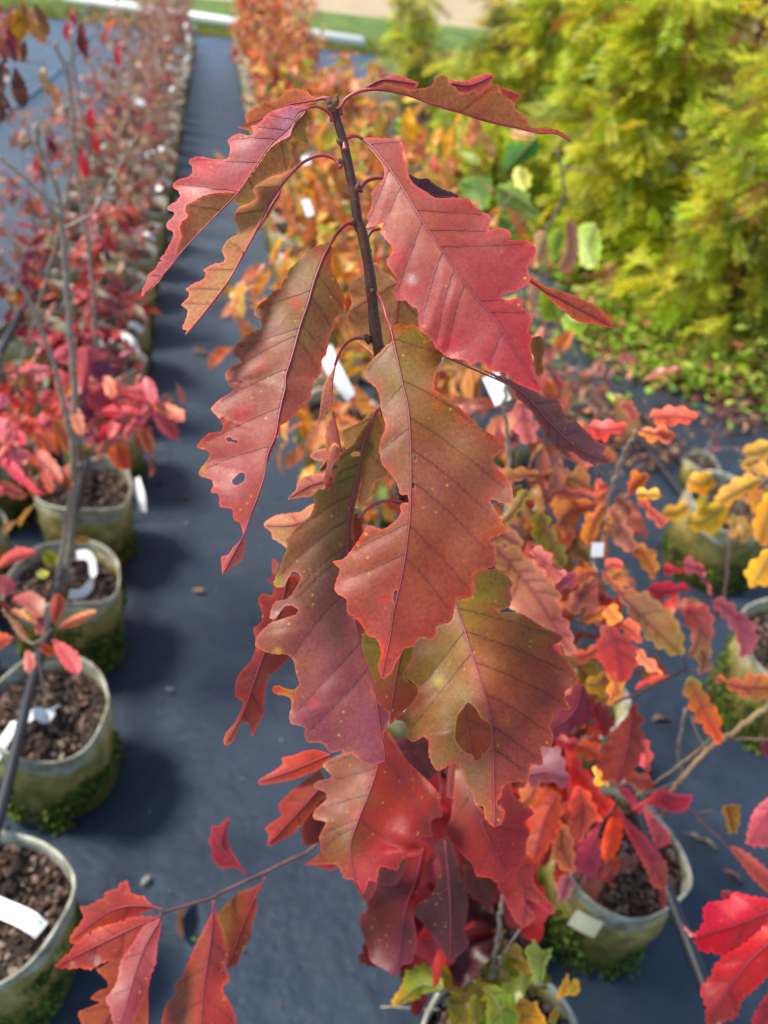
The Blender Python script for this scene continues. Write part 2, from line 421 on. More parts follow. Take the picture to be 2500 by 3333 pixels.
    if pet is not None:
        pp = T(pet) if isinstance(pet, str) else pet; pp = spline(pp, 6); n = len(pp)
        a, b = petd if petd is not None else (d[0], d[0])
        V_, F_ = tube(PT(pp, np.linspace(a, b, n)), np.interp(np.linspace(0, 1, 5), [0, .25, .6, 1], [10.5, 6.5, 5.5, midr[0]]) * dm / F, 8)
        mkt('petiole', V_, F_, PETIOLE, o_)
    LEAVES.append(o_)
    return o_

# ------------------------------------------------------------------ small plain leaves (shared shapes) for the plants behind
def leaf_shape(seed, rows=9, lobes=6, droop=0.5, fold=0.35, width=0.42, cols_=4):
    rg = np.random.default_rng(seed); V = []; ts = np.linspace(0, 1, rows); 
    ph = rg.random() * 6
    for t in ts:
        w = width * (np.sin(pi * min(1, t * 0.96 + 0.02)) ** 0.75) * (0.55 + 0.6 * t) * (1 + 0.30 * (2 * abs(((t * lobes + ph) % 1.0) - 0.35) - .5))
        w = max(w, 0.012); y = t - droop * 0.15 * t * t; z0 = -droop * 0.5 * t * t
        for c in np.linspace(-1, 1, cols_ + 1):
            V.append((c * w * 0.5, y, z0 + fold * abs(c) * w * 0.5 + 0.03 * np.sin(t * 14 + c * 2 + ph)))
    n = cols_ + 1; Fc = [(i * n + j, i * n + j + 1, (i + 1) * n + j + 1, (i + 1) * n + j) for i in range(rows - 1) for j in range(cols_)]
    return np.array(V), np.array(Fc)
SHAPES = [leaf_shape(s, 17, 5 + s % 3, 0.3 + 0.25 * (s % 4), 0.2 + 0.2 * (s % 3), 0.4 + 0.06 * (s % 3)) for s in range(8)]
SHAPES_LOW = [leaf_shape(s + 20, 5, 2, 0.5, 0.4, 0.45, 2) for s in range(4)]
LEAFMESH = [mk('leaf', V, Fc, LEAFO, link=False, origin=(0, 0, 0)) for V, Fc in SHAPES]
def leaf_frame(dirv, up=None, roll=0.0):
    y = np.asarray(dirv, float); y = y / (np.linalg.norm(y) + 1e-9); u = np.array([0, 0, 1.0]) if up is None else np.asarray(up, float)
    x = np.cross(y, u); x /= np.linalg.norm(x) + 1e-9; z = np.cross(x, y)
    c, s = cos(roll), sin(roll); x2 = x * c + z * s; z2 = -x * s + z * c
    return np.stack([x2, y, z2], 1)
def place_leaf(root, org, base, dirv, size, color, roll=0.0, name='leaf', alb=0.9):
    o = bpy.data.objects.new(name, LEAFMESH[random.randrange(len(LEAFMESH))]); COL.objects.link(o); o.parent = root
    R = leaf_frame(dirv, roll=roll) * size; b = np.asarray(base, float) - org
    o.matrix_local = Matrix(((*R[0], b[0]), (*R[1], b[1]), (*R[2], b[2]), (0, 0, 0, 1)))
    c = lin(color) * alb; o.color = (*c, 1); return o
def scatter(items, shapes):
    """items: (shape index, base, 3x3, colour) -> one mesh"""
    Vs, Fs, Cs, n = [], [], [], 0
    for k, b, R, c in items:
        V, Fc = shapes[k]; W = V @ R.T + b; Vs.append(W); Fs.append(Fc + n); Cs.append(np.tile(c, (len(W), 1))); n += len(W)
    return np.concatenate(Vs), np.concatenate(Fs), np.concatenate(Cs)

def pick(pal, jit=0.16):
    c = np.array(random.choice(pal), float); return tuple(np.clip(c * (1 + random.uniform(-jit, jit)), 0, 255))
def sapling(x, y, z0, H, nleaf, pal, size=0.075, lean=(0, 0), spread=0.14, low=0.25, label=None, group=None, twig=TWIG, nb=5, joined=False, rad=0.004, name='oak_sapling', droop=0.35, stempts=None, topbare=0.0):
    root = empty(name, (x, y, z0), label, 'sapling', group); org = np.array([x, y, z0])
    if stempts is None:
        stempts = [org + np.array([lean[0] * t ** 1.3 + 0.012 * sin(5 * t + x * 9), lean[1] * t ** 1.3 + 0.012 * cos(4 * t + y * 7), H * t]) for t in np.linspace(0, 1, 7)]
    st = spline(stempts, 4); V, Fc = tube(st, (rad, rad * 0.3), 6); mkt('stem', V, Fc, twig, root)
    brs = [(st, True)]; bt = []
    for i in range(nb):
        t = random.uniform(low, 0.92 - topbare * .3); k = int(t * (len(st) - 1)); a = random.uniform(0, 2 * pi); L = spread * random.uniform(0.6, 1.5)
        p0 = st[k]; dv = np.array([cos(a), sin(a), random.uniform(0.3, 1.0)]); dv /= np.linalg.norm(dv)
        pts = spline([p0, p0 + dv * L * 0.5, p0 + dv * L + np.array([0, 0, 0.02])], 3); brs.append((pts, False))
        bt.append(tube(pts, (rad * 0.45, rad * 0.2), 4))
    if bt:
        V, Fc = join(bt)
        if joined: mkt('twigs', V, Fc, twig, root)['kind'] = 'stuff'
        else:
            for V, Fc in bt: mkt('twig', V, Fc, twig, root)
    items = []
    for i in range(nleaf):
        br, main = random.choice(brs) if random.random() < 0.75 else brs[0]
        t = random.uniform(low if main else 0.25, 1.0 - (topbare if main else 0)); p = br[int(t * (len(br) - 1))]
        a = random.uniform(0, 2 * pi); dv = np.array([cos(a), sin(a), random.uniform(-droop * 2.2, 0.35)]); s = size * random.uniform(0.6, 1.25)
        c = pick(pal); pb = p + dv / np.linalg.norm(dv) * s * 0.12
        if joined:
            items.append((random.randrange(4), pb, leaf_frame(dv, roll=random.uniform(-.8, .8)) * s, lin(c) * 0.9))
        else: place_leaf(root, org, pb, dv, s, c, random.uniform(-0.8, 0.8))
    if joined and items:
        V, Fc, Cc = scatter(items, SHAPES_LOW); mk('foliage', V, Fc, LEAFF, root, pig=Cc)['kind'] = 'stuff'
    return root, st
# ------------------------------------------------------------------ ground
def mat_material():
    m, n, l, bs, out = nm('woven_ground_cover')
    geo = n.new('ShaderNodeNewGeometry'); pos = geo.outputs['Position']
    a = noise(n, l, 1.3, 5, 0.6, pos); b = noise(n, l, 9, 5, 0.65, pos)
    c = ramp(n, l, a, [(0.3, (0.006, 0.013, 0.030)), (0.7, (0.014, 0.026, 0.052))])
    c = mixc(n, l, ramp(n, l, b, [(0.52, g3(0)), (0.72, g3(0.55))]), c, (0.045, 0.063, 0.090))
    v = n.new('ShaderNodeTexVoronoi'); v.inputs['Scale'].default_value = 14; l.new(pos, v.inputs['Vector'])
    sp = ramp(n, l, v.outputs['Distance'], [(0.02, g3(0.5)), (0.07, g3(0))]); c = mixc(n, l, sp, c, (0.16, 0.15, 0.13))
    l.new(c, bs.inputs['Base Color'])
    l.new(ramp(n, l, b, [(0.3, g3(0.30)), (0.7, g3(0.46))]), bs.inputs['Roughness']); bs.inputs['Specular IOR Level'].default_value = 0.8; bs.inputs['Specular Tint'].default_value = (0.72, 0.87, 1.0, 1)
    w1 = n.new('ShaderNodeTexWave'); w1.inputs['Scale'].default_value = 180; w1.bands_direction = 'X'; l.new(pos, w1.inputs['Vector'])
    w2 = n.new('ShaderNodeTexWave'); w2.inputs['Scale'].default_value = 180; w2.bands_direction = 'Y'; l.new(pos, w2.inputs['Vector'])
    h = math_(n, l, 'ADD', math_(n, l, 'MULTIPLY', w1.outputs['Fac'], w2.outputs['Fac']), math_(n, l, 'MULTIPLY', noise(n, l, 5.5, 5, 0.6, pos), 22.0))
    l.new(bump(n, l, h, 0.75, 0.0012), bs.inputs['Normal'])
    return m
MATM = mat_material()
GRASSG = simple('lawn_green', (0.085, 0.16, 0.022), 0.8, 0.2, 0.35, 1.5, 0.5, 60, c2=(0.12, 0.17, 0.03))
FIELD = simple('pale_field', (0.42, 0.33, 0.20), 0.9, 0.1, 0.15, 0.6, 0.3, 20)
def grid_plane(name, corners, nx, ny, z, mat, amp=0.0, kind='structure', wl=1.0):
    c = [np.array(q, float) for q in corners]; V = []
    for j in range(ny + 1):
        for i in range(nx + 1):
            u, v = i / nx, j / ny; p = (c[0] * (1 - u) + c[1] * u) * (1 - v) + (c[3] * (1 - u) + c[2] * u) * v
            zz = z + amp * (sin(p[0] * 3.1 / wl + p[1] * 1.3 / wl) * sin(p[1] * 2.3 / wl + 1.7) + 0.5 * sin(p[0] * 9 / wl + 1) * sin(p[1] * 7 / wl))
            V.append((p[0], p[1], zz))
    n = nx + 1; Fc = [(j * n + i, j * n + i + 1, (j + 1) * n + i + 1, (j + 1) * n + i) for j in range(ny) for i in range(nx)]
    o = mk(name, V, Fc, mat); o['kind'] = kind; return o
grid_plane('field', [(-150, -60), (150, -60), (150, 200), (-150, 200)], 4, 4, -0.06, FIELD)
def ey(x): return 16.65 - 0.12 * x        # far edge of the mat
grid_plane('lawn', [(-60, ey(-60) - 2.0), (60, ey(60) - 2.0), (60, 24.0), (-60, 27.0)], 60, 6, -0.02, GRASSG)
grid_plane('ground_cover_mat', [(-7, -2), (9, -2), (9, ey(9)), (-7, ey(-7))], 220, 260, 0.0, MATM, amp=0.005, wl=1.0)
# grass tufts where the lawn meets the mat
bl = []
for i in range(9000):
    x = random.uniform(-7, 8); y = ey(x) + abs(random.gauss(0, 1.6)) - 0.12; h = random.uniform(0.03, 0.09); a = random.uniform(0, pi); w = 0.012
    bl.append(((x - w * cos(a), y - w * sin(a), -0.02), (x + w * cos(a), y + w * sin(a), -0.02), (x + random.gauss(0, .03), y + random.gauss(0, .03), h)))
V = np.array(bl).reshape(-1, 3); Fc = np.arange(len(V)).reshape(-1, 3)
cc = np.repeat(np.array([lin(random.choice([(120, 150, 50), (95, 135, 45), (150, 150, 70), (140, 110, 60)])) for _ in range(len(bl))]), 3, 0)
mk('grass', V, Fc, LEAFF, pig=cc * 0.8)['kind'] = 'stuff'
# dead leaves gathered in the grass edge
its = []
for i in range(900):
    x = random.uniform(-7, 4); y = ey(x) + random.gauss(-0.02, 0.12); a = random.uniform(0, 2 * pi)
    its.append((random.randrange(4), np.array([x, y, 0.015]), leaf_frame((cos(a), sin(a), .1), roll=random.uniform(-.5, .5)) * random.uniform(.05, .09), lin(pick([(120, 75, 45), (95, 60, 40), (150, 95, 60)]))))
V, Fc, Cc = scatter(its, SHAPES_LOW); mk('leaf_litter', V, Fc, LEAFF, pig=Cc)['kind'] = 'stuff'

# ------------------------------------------------------------------ white pipe on the lawn
WHITE = simple('white_plastic', (0.82, 0.81, 0.78), 0.4, 0.5, 0.04, 20)
p0 = GR(215, -6, 0.1); p1 = GR(1178, 138, 0.1)
V, Fc = tube([p0, p0 * .5 + p1 * .5, p1], (0.095,), 14); rt = mkt('drain_pipe', V, Fc, WHITE, origin=p0)
tag(rt, 'long white plastic pipe lying across the lawn beyond the pots', 'pipe')

# ------------------------------------------------------------------ black and blue irrigation lines
HOSE = simple('black_hose', (0.022, 0.024, 0.03), 0.42, 0.5, 0.2, 30)
BLUEH = simple('pale_blue_hose', (0.16, 0.22, 0.32), 0.5, 0.5, 0.15, 30)
def hose(name, pts, r, label, cat, mat=HOSE, group=None):
    pts = spline(pts, 8); V, Fc = tube(pts, (r,), 10); o = mkt(name, V, Fc, mat, origin=pts[0]); return tag(o, label, cat, group)
hose('irrigation_hose', [GR(-60, 2860, .30), GR(20, 2570, .30), GR(100, 2240, .31), GR(155, 2060, .30), GR(200, 1870, .30), GR(245, 1640, .29), GR(285, 1500, .27)], 0.0115, 'black hose lying over the rims of the nearest left pots', 'hose')
hose('irrigation_hose', [GR(-40, 1240, .30), GR(24, 1104, .31), GR(90, 985, .33), GR(165, 868, .36)], 0.014, 'short length of black hose slanting over pots farther up the left row', 'hose')
hose('irrigation_hose', [GR(2010, 2500, .27), GR(2080, 2650, .285), GR(2160, 2870, .285), GR(2235, 3060, .27), GR(2340, 3333, .26), GR(2440, 3600, .25)], 0.013, 'black hose draped over the rim of the mossy pot at lower right', 'hose')
hose('ground_hose', [GR(1990, 1300, .02), GR(2090, 1440, .02), GR(2190, 1570, .02), GR(2270, 1680, .02)], 0.02, 'left one of two black pipes lying side by side on the bare mat', 'hose')
hose('ground_hose', [GR(2050, 1290, .02), GR(2140, 1410, .02), GR(2230, 1520, .02), GR(2330, 1640, .02)], 0.02, 'right one of two black pipes lying side by side on the bare mat', 'hose')
hose('drip_line', [GR(372, 18, .015), GR(290, 120, .015), GR(170, 250, .015), GR(-20, 400, .015)], 0.012, 'pale blue line running across the open mat at upper left', 'hose', BLUEH)
hose('drip_line', [GR(325, 2, .015), GR(290, 30, .015), GR(250, 62, .015)], 0.014, 'short pale blue line crossing the lawn edge at upper left', 'hose', BLUEH)

# ------------------------------------------------------------------ pots
def pot_material():
    m, n, l, bs, out = nm('algae_stained_grow_bag')
    tc = n.new('ShaderNodeTexCoord'); oi = n.new('ShaderNodeObjectInfo')
    mp = n.new('ShaderNodeVectorMath'); mp.operation = 'ADD'; l.new(tc.outputs['Object'], mp.inputs[0]); 
    sc = n.new('ShaderNodeVectorMath'); sc.operation = 'SCALE'; sc.inputs['Scale'].default_value = 17.0
    cb = n.new('ShaderNodeCombineXYZ'); l.new(oi.outputs['Random'], cb.inputs[0]); l.new(oi.outputs['Random'], cb.inputs[1]); l.new(cb.outputs[0], sc.inputs[0]); l.new(sc.outputs[0], mp.inputs[1])
    pos = mp.outputs[0]
    sx = n.new('ShaderNodeSeparateXYZ'); l.new(tc.outputs['Object'], sx.inputs[0])
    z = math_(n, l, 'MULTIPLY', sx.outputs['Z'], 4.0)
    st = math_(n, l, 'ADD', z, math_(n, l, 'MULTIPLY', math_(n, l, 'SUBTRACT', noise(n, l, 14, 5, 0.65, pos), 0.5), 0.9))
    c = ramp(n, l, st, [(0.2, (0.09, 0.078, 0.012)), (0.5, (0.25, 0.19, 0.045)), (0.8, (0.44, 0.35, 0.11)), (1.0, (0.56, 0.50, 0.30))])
    c2 = ramp(n, l, noise(n, l, 30, 5, 0.7, pos), [(0.35, g3(0.6)), (0.65, g3(1.35))])
    c = mixc(n, l, 1.0, c, c2, 'MULTIPLY')
    c = mixc(n, l, ramp(n, l, noise(n, l, 9, 3, 0.5, pos), [(0.5, g3(0)), (0.7, g3(0.6))]), c, (0.10, 0.14, 0.02))
    l.new(c, bs.inputs['Base Color']); bs.inputs['Roughness'].default_value = 0.5; bs.inputs['Specular IOR Level'].default_value = 0.4
    l.new(bump(n, l, math_(n, l, 'ADD', noise(n, l, 60, 4, 0.6, pos), math_(n, l, 'MULTIPLY', noise(n, l, 12, 3, 0.6, pos), 3.0)), 0.5, 0.003), bs.inputs['Normal'])
    return m
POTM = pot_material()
RIMM = simple('weathered_white_rim', (0.15, 0.145, 0.07), 0.55, 0.4, 0.3, 22, 0.5, 60, c2=(0.46, 0.45, 0.36))
SOIL = simple('potting_bark', (0.035, 0.024, 0.018), 0.9, 0.2, 0.4, 90, 0.8, 120)
CHIP = leaf_material('bark_chip', close=False, rough=0.75, trans=0.0)
MOSS = leaf_material('moss_clump', close=False, rough=0.8, trans=0.2)
TAGM = simple('white_label', (0.85, 0.87, 0.88), 0.35, 0.5, 0.03, 20)
INK = simple('grey_print', (0.25, 0.26, 0.28), 0.6, 0.3, 0.1, 20)
def pot_parts(seed, near=True, H=0.26, R=0.142):
    rg = np.random.default_rng(seed); n = 48 if near else 20
    ph = rg.random(4) * 6; rows = ([0.0, 0.03, 0.08, 0.14, 0.2, 0.235, 0.255, 0.262] if near else [0.0, 0.1, 0.22, 0.26])
    def rad(a, z):
        f = z / H; base = R * (0.90 + 0.10 * f)
        return base * (1 + 0.02 * sin(2 * a + ph[0]) + 0.045 * sin(3 * a + ph[1] + z * 9) * f * f + 0.012 * sin(7 * a + ph[2] + z * 30)) + (0.004 * sin(z * 60 + a * 2 + ph[3]))
    def zz(a, z): return z + (0.016 * sin(2 * a + ph[2]) + 0.014 * sin(3 * a + ph[0])) * (z / H) ** 3
    V = []
    for z in rows:
        for k in range(n):
            a = 2 * pi * k / n; r = rad(a, z); V.append((r * cos(a), r * sin(a), zz(a, z)))
    Fc = [(i * n + k, i * n + (k + 1) % n, (i + 1) * n + (k + 1) % n, (i + 1) * n + k) for i in range(len(rows) - 1) for k in range(n)]
    wall = (np.array(V), np.array(Fc))
    # rolled rim and inner face
    prof = [(0.0, -0.012), (0.0008, -0.004), (0.0018, 0.002), (0.0, 0.005), (-0.0035, 0.004), (-0.0055, -0.004), (-0.006, -0.05)] if near else [(0.002, -0.02), (0.001, 0.006), (-0.008, 0.0), (-0.009, -0.05)]
    V = []
    for dr, dz in prof:
        for k in range(n):
            a = 2 * pi * k / n; r = rad(a, 0.26) + dr + 0.001; V.append((r * cos(a), r * sin(a), zz(a, 0.26) + dz))
    Fc = [(i * n + k, i * n + (k + 1) % n, (i + 1) * n + (k + 1) % n, (i + 1) * n + k) for i in range(len(prof) - 1) for k in range(n)]
    rim = (np.array(V), np.array(Fc))
    V = []; m = 9 if near else 3
    for i in range(m + 1):
        f = i / m
        for k in range(n):
            a = 2 * pi * k / n; r = (rad(a, 0.22) - 0.006) * f; V.append((r * cos(a), r * sin(a), 0.222 + 0.006 * sin(a * 3 + f * 7 + ph[1]) * f + 0.004 * rg.normal() * (1 if near else 0)))
    Fc = [(i * n + k, (i + 1) * n + k, (i + 1) * n + (k + 1) % n, i * n + (k + 1) % n) for i in range(m) for k in range(n)]
    soil = (np.array(V), np.array(Fc)); return wall, rim, soil
def chips(seed, count, R=0.128, z=0.226):
    rg = np.random.default_rng(seed); base = np.array([(x, y, w) for x in (-1, 1) for y in (-1, 1) for w in (-1, 1)], float)
    Fb = np.array([(0, 1, 3, 2), (4, 6, 7, 5), (0, 4, 5, 1), (2, 3, 7, 6), (0, 2, 6, 4), (1, 5, 7, 3)]); Vs, Fs, Cs = [], [], []; n = 0
    pal = [(70, 50, 42), (95, 72, 60), (50, 38, 34), (120, 95, 82), (60, 45, 30), (85, 60, 40), (130, 112, 100)]
    for i in range(count):
        r = R * math.sqrt(rg.random()); a = rg.random() * 2 * pi; s = np.array([rg.uniform(.003, .009), rg.uniform(.002, .005), rg.uniform(.0012, .003)])
        Vv = (base + rg.normal(0, 0.18, base.shape)) * s @ rotm(*(rg.normal(0, .5, 2)), rg.random() * 6).T + (r * cos(a), r * sin(a), z + rg.uniform(0, .009))
        Vs.append(Vv); Fs.append(Fb + n); n += 8; Cs.append(np.tile(lin(pal[rg.integers(len(pal))]), (8, 1)))
    return np.concatenate(Vs), np.concatenate(Fs), np.concatenate(Cs)
def moss(seed, count, R=0.139, a0=0, a1=2 * pi, zmax=0.12, ground=True):
    rg = np.random.default_rng(seed); Vs, Fs, Cs = [], [], []; n = 0
    T4 = np.array([(0, 0, 0), (1, 0, .15), (.2, .9, .25), (.35, .3, .9)], float) - (.35, .3, .2); F4 = np.array([(0, 2, 1), (0, 1, 3), (1, 2, 3), (0, 3, 2)])
    cl = rg.random((34, 2)); cl[:, 0] = a0 + cl[:, 0] * (a1 - a0); cl[:, 1] = cl[:, 1] ** 1.2 * zmax
    for i in range(count):
        c = cl[rg.integers(34)]; a = c[0] + rg.normal(0, 0.13); z = max(0.0, c[1] + rg.normal(0, 0.014)); out = rg.random() ** 2 * 0.016
        if ground and z < 0.015: out += rg.random() * 0.012
        r = R * (0.9 + 0.1 * z / .26) + out; s = rg.uniform(.004, .012)
        Vv = T4 * s @ rotm(rg.random() * 6, rg.random() * 6, rg.random() * 6).T + (r * cos(a), r * sin(a), z + .003)
        Vs.append(Vv); Fs.append(F4 + n); n += 4
        col = [(70, 95, 20), (100, 130, 25), (50, 75, 25), (120, 140, 45), (40, 55, 20)][rg.integers(5)]; Cs.append(np.tile(lin(col), (4, 1)))
    return np.concatenate(Vs), np.concatenate(Fs), np.concatenate(Cs)
def shift(VF, o): return VF[0] + np.array(o), VF[1]
POTMESH = {}
def pot(x, y, seed, label, group=None, near=True, nchips=380, nmoss=900, zmax=0.13, a0=0, a1=2 * pi, scale=1.0, tilt=0.0):
    o = empty('grow_bag_pot', (x, y, 0.002), label, 'pot', group); key = (seed, near)
    if key not in POTMESH:
        w, r, s = pot_parts(seed, near); L = [('wall', mk('wall', *w, POTM, link=False, origin=(0, 0, 0))), ('rim', mk('rim', *r, RIMM, link=False, origin=(0, 0, 0))), ('soil', mk('soil', *s, SOIL, link=False, origin=(0, 0, 0)))]
        if nchips:
            V, Fc, Cc = chips(seed, nchips); L.append(('bark_chips', mk('bark_chips', V, Fc, CHIP, link=False, origin=(0, 0, 0), pig=Cc, smooth=False)))
        if nmoss:
            V, Fc, Cc = moss(seed, nmoss, zmax=zmax, a0=a0, a1=a1); L.append(('moss', mk('moss', V, Fc, MOSS, link=False, origin=(0, 0, 0), pig=Cc, smooth=False)))
        POTMESH[key] = L
    for nme, me in POTMESH[key]:
        c = bpy.data.objects.new(nme, me); COL.objects.link(c); c.parent = o
        if nme in ('bark_chips', 'moss'): c['kind'] = 'stuff'
    o.scale = (scale, scale, scale); o.rotation_euler = (0, 0, random.uniform(-.3, .3) if near else random.uniform(0, 6))
    return o
pot(-0.70, 1.45, 4, 'pot mostly outside the left edge under the dense red seedling', nmoss=300, nchips=200)
for x_, y_, l_ in ((1.15, 2.55, 'small pot under the dusty-pink seedling'), (1.55, 2.75, 'small pot under the faded pink seedling beside the weeds'), (1.9, 2.35, 'small pot under the tiny pink seedling')): pot(x_, y_, 40, l_, nmoss=200, nchips=100, scale=.5)
LP = [(-0.43, 0.77), (-0.40, 1.20), (-0.42, 1.63), (-0.42, 2.05)]
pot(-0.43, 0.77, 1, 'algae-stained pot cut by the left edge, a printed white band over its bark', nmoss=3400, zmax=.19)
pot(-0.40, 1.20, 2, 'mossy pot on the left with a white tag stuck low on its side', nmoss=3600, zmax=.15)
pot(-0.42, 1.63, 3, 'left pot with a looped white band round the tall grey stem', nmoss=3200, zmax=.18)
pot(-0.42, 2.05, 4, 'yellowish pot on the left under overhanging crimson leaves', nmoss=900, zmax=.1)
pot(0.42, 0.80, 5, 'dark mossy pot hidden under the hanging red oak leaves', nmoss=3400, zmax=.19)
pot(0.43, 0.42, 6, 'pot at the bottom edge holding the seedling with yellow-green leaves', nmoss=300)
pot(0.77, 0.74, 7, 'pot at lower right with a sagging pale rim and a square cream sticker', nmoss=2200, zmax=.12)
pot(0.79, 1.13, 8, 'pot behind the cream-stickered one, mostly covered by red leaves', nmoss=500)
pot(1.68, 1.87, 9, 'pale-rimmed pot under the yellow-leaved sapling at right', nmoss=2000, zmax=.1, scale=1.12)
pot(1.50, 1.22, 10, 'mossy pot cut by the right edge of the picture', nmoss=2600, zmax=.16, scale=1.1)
pot(0.43, 1.24, 11, 'pot behind the main sapling, third up the right row', nmoss=600)
pot(0.43, 1.67, 12, 'pot behind the main sapling, fourth up the right row', nmoss=600)
pot(0.43, 2.10, 13, 'pale pot seen between the hanging oak leaves, fifth up the right row', nmoss=600)
for i, (x, y) in enumerate([(-0.75, 1.86), (-0.74, 2.29), (-0.77, 2.72), (-0.42, 2.48), (-0.44, 2.91), (-0.45, 3.33), (-0.76, 3.15)]):
    pot(x, y, 1 + i % 4, ['dark pot at the left edge, beside the yellowish one', 'second pot from the dark one in the outer left row', 'outer left row pot under rust-brown leaves', 'left pot just beyond the yellowish one, in red leaves',
        'aisle-side left pot with a white strip lying over its soil', 'left pot whose pale rim shows beside a peach-coloured leaf', 'outer left row pot crossed by a slanting black hose'][i])
for side, xs, ys, lb in ((-1, (-0.45, -0.78), (3.76, 3.58), 'left'), (1, (0.43, 0.79), (2.53, 2.9), 'right')):
    for x, ystart in zip(xs, ys):
        y = ystart
        while y < 15.6:
            pot(x + random.uniform(-.015, .015), y, 30 + random.randrange(4), 'pale grow-bag pot far up the %s-hand row under its small tree' % lb, 'pots receding in the %s-hand row' % lb, near=False, nchips=0, nmoss=0)
            y += 0.43

# ------------------------------------------------------------------ labels and tags
def strip(name, pts, width, label, group=None, wdir=(0, 0, 1), thick=0.0006, mat=None, text=None, twist=0.0):
    p = spline(pts, 8); n = len(p); wd = np.array(wdir, float); tg = np.gradient(p, axis=0); V = []
    for i in range(n):
        t = tg[i] / (np.linalg.norm(tg[i]) + 1e-9); a = twist * i / n; w = wd - t * (wd @ t); w /= np.linalg.norm(w) + 1e-9; nn = np.cross(t, w); w2 = w * cos(a) + nn * sin(a); n2 = np.cross(t, w2)
        for s, q in ((-1, -1), (1, -1), (1, 1), (-1, 1)): V.append(p[i] + w2 * s * width / 2 + n2 * q * thick / 2)
    Fc = [(i * 4 + k, i * 4 + (k + 1) % 4, (i + 1) * 4 + (k + 1) % 4, (i + 1) * 4 + k) for i in range(n - 1) for k in range(4)] + [(0, 3, 2, 1), ((n - 1) * 4, (n - 1) * 4 + 1, (n - 1) * 4 + 2, (n - 1) * 4 + 3)]
    o = mk(name, V, Fc, mat or TAGM, smooth=False, origin=p[0]); return tag(o, label, 'label', group)
# printed band on the nearest left pot
def A3(*q): return [GR(x, y, z) for x, y, z in q]
band = strip('plant_label', A3((-60, 2925, .262), (0, 2955, .262), (60, 2980, .264), (105, 3005, .27), (135, 3030, .262)), 0.030, 'white printed band lying across the bark of the pot at the left edge', wdir=(0.25, 1, 0.12))
crv = bpy.data.curves.new('lettering', 'FONT'); crv.body = 'Saulters'; crv.size = 0.0105; crv.extrude = 0.0001; crv.align_x = 'CENTER'
t_ob = bpy.data.objects.new('lettering', crv); COL.objects.link(t_ob)
dg = bpy.context.evaluated_depsgraph_get(); tm = bpy.data.meshes.new_from_object(t_ob.evaluated_get(dg)); bpy.data.objects.remove(t_ob)
lt = bpy.data.objects.new('lettering', tm); COL.objects.link(lt); tm.materials.clear(); tm.materials.append(INK); lt.parent = band
c0 = GR(95, 2985, .268); c1 = GR(132, 3014, .267); ux = c1 - c0; ux /= np.linalg.norm(ux); uz = np.array([0.12, 0.2, 1.0]); uz -= ux * (uz @ ux); uz /= np.linalg.norm(uz); uy = np.cross(uz, ux)
q = (c0 + c1) / 2 - band.location + uz * 0.0035
lt.matrix_local = Matrix(((ux[0], uy[0], uz[0], q[0]), (ux[1], uy[1], uz[1], q[1]), (ux[2], uy[2], uz[2], q[2]), (0, 0, 0, 1)))
strip('plant_label', A3((-20, 2470, .25), (20, 2400, .27), (52, 2348, .26)), 0.022, 'narrow white tag reaching in from the left edge over the bark of the second pot', wdir=(1, .3, .1))
strip('plant_label', A3((85, 2345, .25), (118, 2320, .285), (150, 2338, .26), (165, 2315, .28), (182, 2300, .25)), 0.024, 'crumpled white tag lying on the bark beside a thin stem', wdir=(.2, 1, .5), twist=1.2)
strip('plant_label', A3((245, 1808, .27), (285, 1808, .31), (302, 1840, .30), (298, 1890, .27), (270, 1930, .25), (225, 1935, .26)), 0.026, 'white band looped round the foot of the tall grey stem', wdir=(.3, .6, 1))
sp_ = GR(155, 2592, .075); strip('plant_label', [GR(118, 2572, .085), GR(155, 2596, .08), GR(192, 2622, .075)], 0.035, 'white tag stuck low on the mossy side of a left pot', wdir=(0.2, .4, 1))
strip('plant_label', A3((440, 1560, .25), (458, 1620, .22), (462, 1665, .18)), 0.035, 'white tag hanging over the far side of the yellowish left pot', wdir=(.8, -.5, .3))
strip('plant_label', A3((330, 1120, .27), (380, 1092, .30), (425, 1110, .29), (448, 1145, .25)), 0.035, 'broad white strip arched over the soil of an aisle-side left pot', wdir=(.2, .7, .7))
pa = GR(1885, 2995, .16); strip('sticker', [GR(1862, 2985, .215), GR(1908, 3010, .21), GR(1950, 3028, .205)], 0.042, 'square cream sticker on the side of the lower right pot', wdir=(0, .35, 1), mat=simple('cream_label', (0.62, 0.62, 0.40), 0.5, 0.4, 0.1, 60))
strip('plant_label', PT(T('D 1012,375 1050,455 1085,530'), 0.95), 0.022, 'white tag hanging beside a pale stem under the large red leaf', wdir=(1, 0, .2))
strip('plant_label', PT(T('C 835,800 880,900 940,1000 1000,1095'), 1.5), 0.034, 'long twisted white tag behind the small folded leaf left of the stem', wdir=(.6, .2, .6), twist=.9)
strip('plant_label', PT([(1925, 1790), (1945, 1790), (1965, 1790)], 1.15), 0.022, 'small round white tag hanging among tan and orange leaves', wdir=(0, .4, 1))
strip('plant_label', PT([(992, 508), (1000, 536)], 1.9), 0.020, 'white tag hanging left of the sapling tip, upper of two', wdir=(1, 0, .2))
strip('plant_label', PT([(992, 650), (1003, 676), (1010, 704)], 1.9), 0.020, 'white tag hanging left of the sapling tip, lower of two', wdir=(1, 0, .2))
